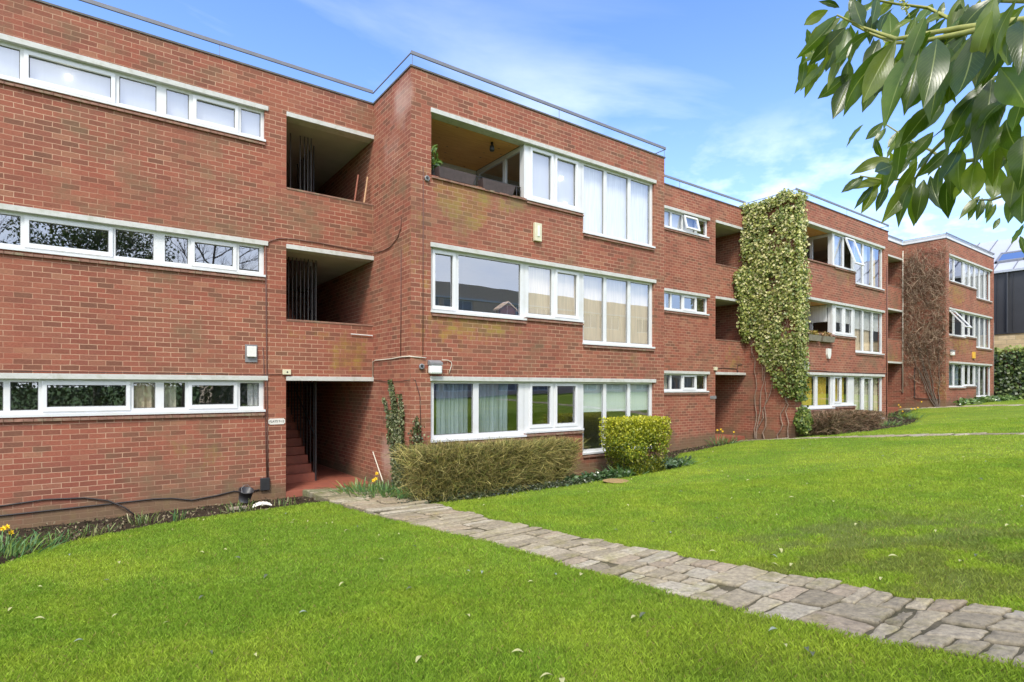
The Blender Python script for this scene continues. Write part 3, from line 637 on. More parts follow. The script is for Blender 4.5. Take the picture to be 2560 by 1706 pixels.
for k, (fa, fb) in PAN.items():
    nx, ny = {'A': (180, 170), 'B': (150, 150), 'C': (110, 110), 'D': (60, 40)}[k]
    vv = 1-(1-np.linspace(0, 1, ny))**1.0; yt0 = 9.0; uu = np.linspace(0, 1, nx)
    if k == 'A': uu = 1-(1-uu)**1.6
    Xa = fa(np.array(yt0))+(fb(np.array(yt0))-fa(np.array(yt0)))*uu; Yt = bed(k, Xa)
    Y = -14+(Yt[:, None]+14)*vv[None]; X = fa(Y)+(fb(Y)-fa(Y))*uu[:, None]
    jj = np.zeros_like(Y); jj[:, -1] = (fbm(X[:, -1], X[:, -1]*0, 5, 61)-.5)*.14; Y = Y+jj
    edge = np.zeros_like(X, bool); edge[0] = edge[-1] = True; edge[:, -1] = True
    Z = lawn_z(X, Y); I = np.arange(X.size).reshape(X.shape)+nb; P = np.stack([X, Y, Z], -1).reshape(-1, 3); Vs.append(P)
    Fs.append(np.stack([I[:-1, :-1], I[1:, :-1], I[1:, 1:], I[:-1, 1:]], -1).reshape(-1, 4)); nb += len(P)
    for ring in (I[0], I[-1], I[:, -1]):          # turf edge down to the soil
        pp = P[ring-(nb-len(P))].copy(); pp[:, 2] -= .09; J = np.arange(len(pp))+nb; Vs.append(pp); nb += len(pp)
        Fs.append(np.stack([ring[:-1], ring[1:], J[1:], J[:-1]], -1))
V = np.concatenate(Vs); F = np.concatenate(Fs); c_ = lawn_col(V[:, 0], V[:, 1])
o = link('lawn', npmesh('lawn', V, F, c_*.66, True), attr_mat('turf', .8, 90)); tag(o, kind='structure')  # turf colour darkened to stand in for shade among the blades
def on_lawn(x, y):
    r = np.zeros(len(x), bool)
    for k, (fa, fb) in PAN.items(): r |= (x > fa(y)-.035) & (x < fb(y)+.035) & (y < bed(k, x)+.02) & (y > -14)
    return r
def blades(n, d0, d1, h, w, seed, tmax=1.15):
    r = np.random.default_rng(seed); D = np.sqrt(d0*d0+(d1*d1-d0*d0)*r.random(n)); t = (r.random(n)*2-1)*tmax if tmax < 2 else np.where(r.random(n) < .6, -1, 1)*(1.13+(tmax-1.13)*r.random(n)**1.5)
    cc, ss = math.cos(R(54.04)), math.sin(R(54.04)); x = D*(cc+ss*t); y = D*(ss-cc*t)
    k = on_lawn(x, y) & (r.random(n) > bare(x, y)*.55); x, y, D = x[k], y[k], D[k]; n = len(x)
    tuft = .65+.7*fbm(x, y, 7, 71); hh = h*tuft*(.55+.9*r.random(n)); a = r.random(n)*6.283; lean = .15+.75*r.random(n)**1.3; la = r.random(n)*6.283
    z = lawn_z(x, y)-.004; bx, by = np.cos(a)*w/2, np.sin(a)*w/2
    P = np.stack([x, y, z], 1); tip = P+np.stack([np.cos(la)*lean*hh, np.sin(la)*lean*hh, hh], 1); mid = P+np.stack([np.cos(la)*lean*hh*.3, np.sin(la)*lean*hh*.3, hh*.6], 1)
    Vv = np.stack([P-np.stack([bx, by, bx*0], 1), P+np.stack([bx, by, bx*0], 1), mid+np.stack([bx, by, bx*0], 1)*.8, tip], 1).reshape(-1, 3)
    Ff = np.arange(4*n).reshape(n, 4)
    c = lawn_col(x, y)*(.80+.6*r.random((n, 1)))*np.array([1, 1, 1]); yel = r.random(n) < .05; c[yel] = np.array([.34, .30, .09])*(.6+.5*r.random((yel.sum(), 1)))
    return Vv, Ff, np.repeat(c, 4, 0)
Vv, Ff, Cc = [], [], []; nb = 0
for a in ((420000, .6, 5.6, .030, .0034, 1, 1.15), (520000, 4.6, 10.5, .029, .0050, 2, 1.15), (330000, 9, 20, .027, .010, 3, 1.15), (150000, 17, 46, .026, .022, 4, 1.15), (260000, .6, 16, .029, .0075, 5, 3.0)):
    v, f, c = blades(*a); Vv.append(v); Ff.append(f+nb); Cc.append(c); nb += len(v)
GRASSM = leaf_mat('grass_blade', .55, .3, .3)
o = link('grass', npmesh('grass', np.concatenate(Vv), np.concatenate(Ff), np.concatenate(Cc)), GRASSM); tag(o, 'short bright green grass blades covering the lawn', 'grass', kind='stuff')
# ---- stone paths
def stones(fa, fb, y0, y1, rmin, rmax, seed, lift, big=1.0, cols=3):
    r = random.Random(seed); V, F, C = [], [], []; y = y0
    def wav(a, b): ph = r.random()*6; am = r.uniform(.008, .03)*big; tl = r.uniform(-.07, .07)*big; return lambda u: a+tl*(u-.5)+am*math.sin(u*b+ph)
    lo = wav(y, 5)
    while y < y1:
        H = r.uniform(rmin*1.5, rmax*2.2); hi = wav(y+H, 5); n = r.choice([2, 3, 3, 4] if cols == 3 else [1, 2, 2]); us = [0.]
        for i in range(1, n): us.append(i/n+r.uniform(-.13, .13)/n*2)
        us.append(1.)
        for i in range(n):
            u0, u1 = us[i], us[i+1]; m = max(1, round(H/r.uniform(rmin, rmax))); vs = [0]+[(k+r.uniform(-.2, .2))/m for k in range(1, m)]+[1]; tl = [0]+[r.uniform(-.05, .05)*big for k in range(1, m)]+[0]
            for q in range(m):
                def A(u, k, du=0):
                    um = (u0+u1)/2; yy = lo(u)+(hi(u)-lo(u))*vs[k]+tl[k]*(u-um)*2; xa, xb = float(fa(yy)), float(fb(yy)); uu = u+du
                    if u <= 0: uu -= .02+.035*math.sin(yy*9.+seed)*big
                    elif u >= 1: uu += .01+.04*math.sin(yy*7.+seed*2)*big
                    else: uu += .03*math.sin(yy*6+u*9)
                    return (xa+(xb-xa)*uu, yy)
                cor = [A(u0, q), A(u1, q), A(u1, q+1), A(u0, q+1)]; g = r.uniform(.002, .008)
                cx_, cy_ = sum(p[0] for p in cor)/4, sum(p[1] for p in cor)/4; ring = []
                for e in range(4):
                    a, b = cor[e], cor[(e+1) % 4]
                    for w in (.07, .3, .5, .7, .93): ring.append((a[0]+(b[0]-a[0])*w+r.uniform(-.007, .007), a[1]+(b[1]-a[1])*w+r.uniform(-.007, .007)))
                z0 = g1(cx_, cy_)+lift(cy_)-.008+r.uniform(-.010, .010); tx, ty = r.uniform(-.05, .05), r.uniform(-.04, .04); base = len(V); m2 = len(ring)
                col = r.choice([(.33, .285, .20), (.365, .32, .23), (.295, .255, .18), (.38, .33, .24), (.335, .29, .205), (.41, .37, .285), (.345, .285, .205)]); kk = r.uniform(.85, 1.1)
                gc = g1(cx_, cy_)
                for (gs, d, dk) in ((g, .16, .5), (g, .016, .72), (g+.006, .004, .95), (g+.024, -.002, 1.0)):
                    for (px, py) in ring:
                        dx, dy = px-cx_, py-cy_; L = math.hypot(dx, dy); f = max(.05, (L-gs*1.2)/L); qx, qy = cx_+dx*f, cy_+dy*f
                        V.append((qx, qy, z0+(g1(qx, qy)-gc)+tx*dx+ty*dy-d+(r.uniform(-.0025, .0025) if d < .01 else 0))); w = kk*dk*r.uniform(.93, 1.06); C.append((col[0]*w, col[1]*w, col[2]*w))
                V.append((cx_, cy_, z0+.004)); C.append(tuple(k*kk for k in col))
                for t in range(3):
                    for k in range(m2): F.append((base+t*m2+k, base+t*m2+(k+1) % m2, base+(t+1)*m2+(k+1) % m2, base+(t+1)*m2+k))
                for k in range(m2): F.append((base+3*m2+k, base+3*m2+(k+1) % m2, base+4*m2))
        y += H; lo = hi
    return V, F, C
def build_path(name, fa, fb, y0, y1, rmin, rmax, seed, lift, big=1.0, cols=3):
    V, F, C = stones(fa, fb, y0, y1, rmin, rmax, seed, lift, big, cols); q0 = len(V)
    ys = np.arange(y0, y1+.01, .2)
    for y in ys:                     # bedding of dirt and moss between the stones
        a, b = float(fa(y))+.03, float(fb(y))-.03
        for i in range(5):
            x = a+(b-a)*i/4; V.append((x, y, g1(x, y)+lift(y)-.02)); C.append((.085, .075, .04) if (i+int(y*5)) % 3 else (.13, .11, .07))
    n = len(ys)
    for j in range(n-1):
        for i in range(4): a = q0+j*5+i; F.append((a, a+1, a+6, a+5))
    me = bpy.data.meshes.new(name); me.from_pydata(V, [], F); a = me.color_attributes.new('col', 'FLOAT_COLOR', 'POINT'); a.data.foreach_set('color', np.c_[np.array(C), np.ones(len(C))].astype(np.float32).ravel())
    o = link(name, me, STONE); tag(o, kind='structure'); return o
def stone_mat():
    m, t, p = mat('path_stone'); at = N(t, 'ShaderNodeAttribute', attribute_name='col'); co = N(t, 'ShaderNodeTexCoord').outputs['Object']
    c = MIX(t, 1, at.outputs['Color'], RAMP(t, NOISE(t, co, 22, 7, .7), [(.3, (.58, .57, .55)), (.7, (1.32, 1.29, 1.22))]), 'MULTIPLY')
    c = MIX(t, M(t, 'MULTIPLY', M(t, 'SUBTRACT', NOISE(t, co, 3.2, 5, .65), .5), 5, clamp=True), c, MIX(t, 1, c, (.82, .84, .62), 'MULTIPLY'))
    sx = N(t, 'ShaderNodeSeparateXYZ'); ln(t, co, sx.inputs[0])
    mossy = M(t, 'MULTIPLY', M(t, 'SUBTRACT', M(t, 'ADD', NOISE(t, co, 4, 5, .7), M(t, 'MULTIPLY', M(t, 'SUBTRACT', sx.outputs[1], 9.6), .14)), .56), 4, clamp=True)
    c = MIX(t, M(t, 'MULTIPLY', mossy, .7), c, (.115, .125, .045))
    ln(t, c, p.inputs['Base Color']); p.inputs['Roughness'].default_value = .82; p.inputs['Specular IOR Level'].default_value = .3
    b = N(t, 'ShaderNodeBump'); b.inputs['Strength'].default_value = .9; b.inputs['Distance'].default_value = .02; ln(t, NOISE(t, co, 16, 9, .72), b.inputs['Height']); ln(t, b.outputs[0], p.inputs['Normal'])
    return m
STONE = stone_mat()
lift1 = lambda y: .055+.05*min(max((y-7)/2.5, 0), 1)
build_path('path', pL, pR, -7, 5.2, .13, .34, 12, lift1)
build_path('path', lambda y: pL(y), lambda y: pR(y), 5.2, 11.62, .10, .26, 15, lift1, .8, 2)
build_path('path', lambda y: 18.27, lambda y: 18.88, -7, 11.6, .25, .5, 16, lambda y: .05, .6, 2)
build_path('path', lambda y: 32.57, lambda y: 33.2, -7, 11.6, .25, .5, 17, lambda y: .05, .6, 2)

# ================================================================== foliage helpers
def ribbons(P, Dr, L, Wd, K, prof, cols, droop=0., wob=0., seed=0, face=None):
    """curved strips: P (n,3) roots, Dr (n,3) unit dirs, L, Wd (n,), prof width profile of K+1"""
    r = np.random.default_rng(seed); n = len(P); T = np.linspace(0, 1, K+1); a = np.cross(Dr, r.normal(size=(n, 3)) if face is None else face); a /= np.linalg.norm(a, axis=1)[:, None]+1e-9
    c2 = np.cross(Dr, a); ph = r.random(n)*6.28; Vv = np.zeros((n, K+1, 2, 3)); w1 = r.normal(size=n)*wob
    for i, t in enumerate(T):
        ctr = P+Dr*(L*t)[:, None]; ctr[:, 2] -= droop*L*t*t*1.0; ctr = ctr+c2*(w1*L*np.sin(t*3.1))[:, None]+a*(w1*.6*L*np.sin(t*5+ph))[:, None]
        off = a*(Wd*prof[i]/2)[:, None]; Vv[:, i, 0] = ctr-off; Vv[:, i, 1] = ctr+off
    base = (np.arange(n)*(2*(K+1)))[:, None, None]; q = np.array([[2*i, 2*i+1, 2*i+3, 2*i+2] for i in range(K)])[None]; F = (base+q).reshape(-1, 4)
    return Vv.reshape(-1, 3), F, np.repeat(cols, 2*(K+1), 0)
def leafquads(P, Dr, L, Wd, cols, fold=.25, seed=0, nrm=None):
    r = np.random.default_rng(seed); n = len(P); a = np.cross(Dr, r.normal(size=(n, 3)) if nrm is None else nrm); a /= np.linalg.norm(a, axis=1)[:, None]+1e-9; c2 = np.cross(a, Dr)
    m = P+Dr*(L*.45)[:, None]; V = np.stack([P, m+a*(Wd/2)[:, None]+c2*(Wd*fold)[:, None], P+Dr*L[:, None], m-a*(Wd/2)[:, None]+c2*(Wd*fold)[:, None]], 1).reshape(-1, 3)
    return V, np.arange(4*n).reshape(n, 4), np.repeat(cols, 4, 0)
def pal(r, n, cs, jit=.2):
    cs = np.array(cs); c = cs[r.integers(0, len(cs), n)]; return c*(1-jit+2*jit*r.random((n, 1)))
def sph(r, n, up=0):
    d = r.normal(size=(n, 3)); d[:, 2] += up; return d/np.linalg.norm(d, axis=1)[:, None]
def addpart(name, packs, m, parent=None, smooth=False):
    V, F, C, nb = [], [], [], 0
    for v, f, c in packs: V.append(v); F.append(f+nb); C.append(c); nb += len(v)
    V = np.concatenate(V)-np.array(woff(parent)); return link(name, npmesh(name, V, np.concatenate(F), np.concatenate(C), smooth), m, parent)
LEAF = leaf_mat('leaf', .42, .25, .45); TWIG = leaf_mat('twig', .8, 0, .2); GLOSSLEAF = leaf_mat('glossy_leaf', .28, .2, .6); BARK = plain('bark', (.14, .11, .085), .9, .3, 12, .6)

# ---- nearest hedge: dense tan twigs with some green
def hedge(name, label, X0, X1, Yc, zt, half, cols, gcols, n, seed, ntop=0, taper=.35, group='hedges along the bays', leaves=1500, tall=.55):
    r = np.random.default_rng(seed); zb = g1((X0+X1)/2, Yc); t = thing(name, label, 'hedge', ((X0+X1)/2, Yc, zb), group)
    h = r.random(n)**.85; u = r.random(n); x0b, x1b = X0+taper*.9, X1-taper
    xa = x0b+(X0-x0b)*h; xb = x1b+(X1-x1b)*h; x = xa+(xb-xa)*u; y = Yc+(r.random(n)*2-1)*half*(.6+.4*h); H = zt(x)
    zz = gz(x, y); z = zz+h*(H-zz)*.86
    sh = r.random(n) < .62; y = np.where(sh & (r.random(n) < .8), Yc-half*(.72+.3*r.random(n))*(.62+.38*h), y)    # most twigs near the outer face
    P = np.stack([x, y, z], 1); out = np.stack([(u-.5)*1.0, (y-Yc)/half*.5, np.ones(n)*(.30+.6*h)], 1)+r.normal(size=(n, 3))*.66; out /= np.linalg.norm(out, axis=1)[:, None]
    L = .12+.30*r.random(n); L = np.minimum(L, np.maximum(.05, (H-z)/np.maximum(out[:, 2], .25)+.03*r.random(n))); col = pal(r, n, cols, .35)*np.clip(.35+.9*r.random((n, 1)), 0, 1.1)
    addpart('twigs', [ribbons(P, out, L, (.004+.0055*r.random(n))*(1 if n > 20000 else 2), 3, [1, .9, .7, .3], col, 0, .26, seed)], TWIG, t)
    m = leaves; x = X0+.2+(X1-X0-.4)*r.random(m); y = Yc-half*(.2+.75*r.random(m)); zz = gz(x, y); z = zz+(zt(x)-zz)*r.random(m)**1.3*.95
    addpart('leaves', [leafquads(np.stack([x, y, z], 1), sph(r, m, .3), .03+.03*r.random(m), .018+.014*r.random(m), pal(r, m, gcols, .3), .2, seed)], LEAF, t)
    s = MB()
    for k in range(int((X1-X0)*4)):
        x = X0+.3+(X1-X0-.6)*k/int((X1-X0)*4-1); y = Yc+random.uniform(-.2, .2); zg = g1(x, y)
        s.tube([(x, y, zg-.03), (x+random.uniform(-.08, .08), y-random.uniform(0, .1), zg+.3), (x+random.uniform(-.25, .25), y-random.uniform(0, .25), zg+.65)], .013, 5, r1=.005)
    s.build('stems', BARK, t, uv=False)
    # dense inner mass of older wood
    q = MB(); return t
TAN = [(.36, .29, .09), (.46, .39, .11), (.27, .22, .07), (.18, .18, .055), (.56, .48, .18), (.13, .14, .045), (.36, .28, .11), (.22, .25, .06)]
hedge('hedge', 'long clipped hedge of tan bare twigs under the ground floor window nearest the path', 4.45, 8.35, 9.5, lambda x: -1.07+.03*np.sin(x*5)-.02*(x-6.4), .42, TAN, [(.07, .11, .03), (.11, .15, .035), (.05, .08, .025)], 30000, 1, leaves=6500)
BRN = [(.22, .15, .09), (.30, .19, .12), (.15, .11, .06), (.36, .26, .17), (.26, .14, .08), (.17, .14, .07)]
hedge('hedge', 'rounded brown leafless hedge under the yellow curtained window', 19.3, 23.3, 9.35, lambda x: -.80-.10*np.abs(x-21)**1.4*.35, .42, BRN, [(.09, .13, .035), (.16, .17, .05)], 13000, 2, leaves=900)
# ---- golden bush clipped square
t = thing('golden_bush', 'clipped square bush with bright yellow green leaves in front of the blinds', 'bush', (10.1, 9.0, g1(10.1, 9)))
r = np.random.default_rng(5); n = 34000; h = r.random(n); u = r.random(n); xa = 9.68-.38*np.clip(h*1.7, 0, 1); xb = 10.62+.24*np.clip(h*1.7, 0, 1); x = xa+(xb-xa)*u; y = 9.0+(r.random(n)*2-1)*.42
z0 = g1(10.1, 9.0); z = z0+.05+h*1.27; edge = np.maximum(np.abs(u-.5)*2, np.maximum(np.abs(y-9.0)/.42, h)); k = (r.random(n) < .16+.9*edge**3) & ~((np.abs((x-10.22)/.20)**2+((z-z0-.62)/.24)**2 < 1) & (r.random(n) < .93)) & ~((np.abs((x-10.5)/.12)**2+((z-z0-.5)/.12)**2 < 1) & (r.random(n) < .9))
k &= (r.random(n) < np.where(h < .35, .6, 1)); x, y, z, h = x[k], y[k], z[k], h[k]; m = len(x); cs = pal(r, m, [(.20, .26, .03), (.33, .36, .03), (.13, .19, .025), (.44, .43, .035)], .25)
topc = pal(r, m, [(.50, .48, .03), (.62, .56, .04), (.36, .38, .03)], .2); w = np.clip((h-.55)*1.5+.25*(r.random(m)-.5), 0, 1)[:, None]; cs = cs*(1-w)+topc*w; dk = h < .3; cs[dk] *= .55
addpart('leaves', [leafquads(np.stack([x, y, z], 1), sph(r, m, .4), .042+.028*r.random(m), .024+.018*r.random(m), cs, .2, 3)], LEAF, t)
s = MB()
for a, b in ((9.8, 9.4), (10.0, 9.9), (10.25, 10.45), (10.45, 10.9), (10.1, 10.2)):
    s.tube([(a, 9.0, z0-.03), ((a+b)/2, 8.95, z0+.45), (b, 8.9, z0+1.0)], .018, 6, r1=.006)
s.build('stems', BARK, t, uv=False)

# ---- ivy over the corner of the middle block
def ivy():
    t = thing('ivy', 'cream and green ivy covering the bay corner of the middle block from roof to window', 'ivy', (19.0, 10.8, -1.7)); r = np.random.default_rng(9); b = BX[1]; P, Nn, Cc, Sz = [], [], [], []
    n = 22000; y = 9.9+1.9*r.random(n); z = -.4+7.1*r.random(n)
    top = 6.42+.22*fbm(y, y*0, 2.5, 3)+.25*np.exp(-((y-10.2)/.25)**2); left = np.interp(z, [-.4, -.2, .1, .5, 1.0, 1.6, 2.3, 7], [9.98, 10.2, 10.55, 10.85, 11.15, 11.4, 11.9, 11.9])
    k = (z < top) & (y < left+(fbm(y, z, 2.4, 9)-.5)*1.0) & (r.random(n) < np.interp(z, [-.4, .8, 2.0, 3.2], [.45, .55, .72, 1])*np.clip((fbm(y, z, 2.2, 15)-.28)*6, .10, 1))
    y, z = y[k], z[k]; d = .04+.24*r.random(len(y))*np.interp(z, [-.4, 2, 4], [.5, .8, 1]); P.append(np.stack([b-d, y, z], 1)); Nn.append(np.tile([-1, 0, .25], (len(y), 1)))
    n = 6500; x = 18.85+1.0*r.random(n)**1.4; z = -.45+7.0*r.random(n); ex = np.interp(z, [-.45, .2, 1.2, 2.6, 3.4, 3.9, 4.4, 6.6], [19.5, 19.55, 19.55, 19.6, 19.62, 19.75, 19.45, 19.42])
    k = (x < ex+.1*(fbm(x, z, 4, 19)-.5)) & (z < 6.5); x, z = x[k], z[k]; P.append(np.stack([x, YF-.03-.17*r.random(len(x)), z], 1)); Nn.append(np.tile([0, -1, .25], (len(x), 1)))
    n = 3600; x = 18.1+.9*r.random(n); z = 1.6+2.9*r.random(n); lx = np.interp(z, [1.6, 2.0, 2.8, 3.5, 4.0, 4.4], [18.7, 18.5, 18.45, 18.2, 18.15, 18.85]); k = x > lx+.1*(fbm(x, z, 4, 23)-.5); x, z = x[k], z[k]
    P.append(np.stack([x, YR-.03-.2*r.random(len(x)), z], 1)); Nn.append(np.tile([0, -1, .25], (len(x), 1)))
    n = 900; x = 18.75+.9*r.random(n); P.append(np.stack([x, 9.75+r.random(n)*1.9, 6.38+.22*r.random(n)], 1)); Nn.append(np.tile([0, -.3, 1], (n, 1)))
    n = 1100; q = sph(r, n); P.append(np.stack([19.15+.42*q[:, 0]*r.random(n)**.3, 9.72+.2*q[:, 1], -1.12+.5*q[:, 2]*r.random(n)**.3], 1)); Nn.append(np.tile([-.4, -1, .2], (n, 1)))    # clump at the foot
    P = np.concatenate(P); Nn = np.concatenate(Nn); n = len(P); nrm = Nn+r.normal(size=(n, 3))*.55; nrm /= np.linalg.norm(nrm, axis=1)[:, None]
    dr = np.cross(nrm, r.normal(size=(n, 3))); dr[:, 2] -= .5; dr /= np.linalg.norm(dr, axis=1)[:, None]; sz = .055+.055*r.random(n)
    w = np.clip((P[:, 2]+.1)/2.4+.6*(fbm(P[:, 1]+P[:, 0], P[:, 2], 1.2, 29)-.5)+.2*r.normal(size=n), 0, 1)[:, None]
    ca = pal(r, n, [(.10, .16, .03), (.16, .22, .04), (.07, .11, .025), (.26, .29, .07)], .25); cb = pal(r, n, [(.50, .49, .17), (.60, .56, .25), (.38, .40, .10), (.62, .57, .30), (.20, .25, .06), (.26, .31, .08), (.14, .19, .05)], .18)
    addpart('leaves', [leafquads(P, dr, sz, sz*1.0, ca*(1-w)+cb*w, .12, 2, nrm)], LEAF, t)
    s = MB(); rr = random.Random(3)
    for (ys_, ye, zt) in ((11.35, 10.6, .4), (11.0, 10.9, .2), (11.35, 11.3, .9), (10.1, 10.25, 0), (10.5, 10.2, -.2), (11.3, 10.9, 1.2)):
        p = [(b-.03, ys_, -1.85)]; m = 9
        for i in range(1, m+1): q = i/m; p.append((b-.03-.03*rr.random(), ys_+(ye-ys_)*q+.05*math.sin(i*1.7)+rr.uniform(-.03, .03), -1.85+(zt+1.85)*q))
        s.tube(p, .022, 6, r1=.008)
    for i in range(46):
        y0 = rr.uniform(9.95, 11.6); z0 = rr.uniform(-.2, 4); p = [(b-.03, y0, z0)]
        for k in range(6): y0 += rr.uniform(-.09, .09); z0 += rr.uniform(.1, .35); p.append((b-.03-rr.random()*.1, min(max(y0, 9.95), 11.7), min(z0, 6.2)))
        s.tube(p, .009, 5, r1=.005)
    s.build('stems', plain('ivy_stem', (.27, .20, .15), .9, .25, 9), t, uv=False)
ivy()
# ---- bare creeper on the flank of the farthest block
t = thing('creeper', 'bare brown creeper spread over the flank wall of the farthest block', 'creeper', (33.0, 10.8, -1.1)); r = np.random.default_rng(12); n = 5200; b = BX[2]
z = -.6+7.3*r.random(n)**.9; y = 9.93+1.8*r.random(n); cov = np.interp(z, [-.6, .6, 1.6, 5.8, 6.9], [.12, .45, 1, 1, .55]); k = r.random(n) < cov*np.clip((fbm(y, z, 1.3, 33)-.2)*3, .3, 1); y, z = y[k], z[k]; m = len(y)
P = np.stack([np.full(m, b-.025)-.05*r.random(m), y, z], 1); D_ = np.stack([r.normal(size=m)*.12, r.normal(size=m)*.6, r.normal(size=m)*.9+.3], 1); D_ /= np.linalg.norm(D_, axis=1)[:, None]
addpart('twigs', [ribbons(P, D_, .25+.45*r.random(m), .008+.010*r.random(m), 3, [1, .9, .8, .4], pal(r, m, [(.20, .14, .09), (.30, .22, .15), (.14, .09, .06), (.38, .28, .19)], .2), 0, .2, 4)], TWIG, t)
s = MB(); rr = random.Random(8)
for i in range(7):
    y0 = 10.05+rr.random()*.3; p = [(b-.04, y0, -1.05)]; ty = rr.uniform(10.0, 11.6)
    for k in range(1, 9): q = k/8; p.append((b-.04, y0+(ty-y0)*q**.8+rr.uniform(-.04, .04), -1.05+3.4*q))
    s.tube(p, .022, 6, r1=.01)
s.build('stems', BARK, t, uv=False)
# ---- small climbing ivy on the near bay corner
t = thing('climbing_ivy', 'narrow strand of small dark ivy climbing the bay corner beside the entrance', 'ivy', (4.75, 10.3, -2.15)); r = np.random.default_rng(14); P = []
for (ya, yb, zt, w0, w1, m) in ((10.15, 10.75, .12, .42, .07, 3300), (10.3, 11.05, -.25, .20, .05, 800), (10.1, 10.3, -.15, .34, .05, 1300)):
    q = r.random(m)**1.35; z = -2.1+(zt+2.1)*q; y = ya+(yb-ya)*q+(r.random(m)-.5)*(w0*(1-q)+w1*q)*1.2+.04*np.sin(q*14); P.append(np.stack([4.8085-.02-.10*r.random(m)*(1.3-q), y, z], 1))
m = 1100; q = r.random(m)**1.6; P.append(np.stack([4.9+.22*r.normal(size=m)*(1.1-q), YF-.02-.08*r.random(m), -2.1+1.5*q], 1))
P = np.concatenate(P); P[:, 0] = np.where(P[:, 1] < YF-.01, np.clip(P[:, 0], 4.78, 5.35), P[:, 0]); m = len(P)
nr = np.tile([-1, -.2, .2], (m, 1))+r.normal(size=(m, 3))*.5; dr = np.cross(nr, r.normal(size=(m, 3))); dr[:, 2] -= .6; dr /= np.linalg.norm(dr, axis=1)[:, None]
addpart('leaves', [leafquads(P, dr, .035+.03*r.random(m), .032+.022*r.random(m), pal(r, m, [(.065, .085, .03), (.11, .14, .05), (.18, .20, .09), (.05, .06, .025), (.27, .28, .15)], .25), .1, 5, nr)], LEAF, t)
s = MB()
for (ya, yb, zt) in ((10.15, 10.75, 0), (10.3, 11.0, -.3), (10.1, 10.3, -.2)):
    s.tube([(4.79, ya+(yb-ya)*q/6+.02*math.sin(q*3), -2.15+(zt+2.15)*q/6) for q in range(7)], .010, 5, r1=.004)
s.build('stems', BARK, t, uv=False)

def litter():
    r = np.random.default_rng(91); n = 26000; x = -4+36*r.random(n)**1.4; y = 8.3+3.4*r.random(n); k = ~on_lawn(x, y) & ~((x > pL(y)-.02) & (x < pR(y)+.02)) & (y < np.where(((x > BX[0]) & (x < BX[0]+BW)) | ((x > BX[1]) & (x < BX[1]+BW)), YF-.01, YR-.01)) & ~((x > 18.2) & (x < 18.95))
    x, y = x[k], y[k]; m = len(x); P = np.stack([x, y, soil_z(x, y)+.006+.02*r.random(m)], 1); cs = pal(r, m, [(.05, .035, .02), (.10, .07, .04), (.16, .12, .07), (.03, .025, .015), (.08, .11, .03), (.22, .18, .11)], .3)
    o = link('leaf_litter', npmesh('leaf_litter', *leafquads(P, sph(r, m, .15), .02+.045*r.random(m), .012+.025*r.random(m), cs, .2, 3)), TWIG); tag(o, 'dark crumbs of dead leaf and moss strewn over the soil beds', 'leaf litter', kind='stuff')
litter()
# ---- ground ivy under the nearest hedge, low leafy plants
def cover(name, label, pts, n, lmin, lmax, cs, seed, up=.5, cat='ground cover', hmax=.12, kind='stuff'):
    r = np.random.default_rng(seed); pts = np.array(pts); i = r.integers(0, len(pts), n); x = pts[i, 0]+r.normal(size=n)*pts[i, 2]; y = pts[i, 1]+r.normal(size=n)*pts[i, 3]; k = y < np.where((x > BX[0]-.2) & (x < BX[0]+BW) | (x > BX[1]) & (x < BX[1]+BW) | (x > BX[2]), YF-.05, YR-.05)
    x, y = x[k], y[k]; m = len(x); z = gz(x, y)+.03+hmax*r.random(m); L = lmin+(lmax-lmin)*r.random(m); P = np.stack([x, y, z], 1)
    V, F, C = ribbons(P, sph(r, m, up), L, L*.42, 4, [.25, .9, 1, .7, .05], pal(r, m, cs, .25), .35, .05, seed)
    o = link(name, npmesh(name, V, F, C, True), GLOSSLEAF); tag(o, label, cat, kind=kind); return o
cover('ground_ivy', 'dark low ivy carpeting the soil below the tan twig hedge', [(4.75+.25*i, 9.28-.02*i+.0, .22, .12) for i in range(15)]+[(4.8, 9.6, .2, .2)], 5200, .035, .07, [(.05, .065, .03), (.09, .11, .05), (.15, .17, .10), (.04, .05, .03)], 41, .6)
cover('ground_cover', 'broad green leaves of low plants between hedge and golden bush', [(8.1+.25*i, 9.15-.03*i, .18, .12) for i in range(7)], 700, .09, .17, [(.05, .10, .035), (.08, .14, .045), (.10, .16, .08)], 42, .8)
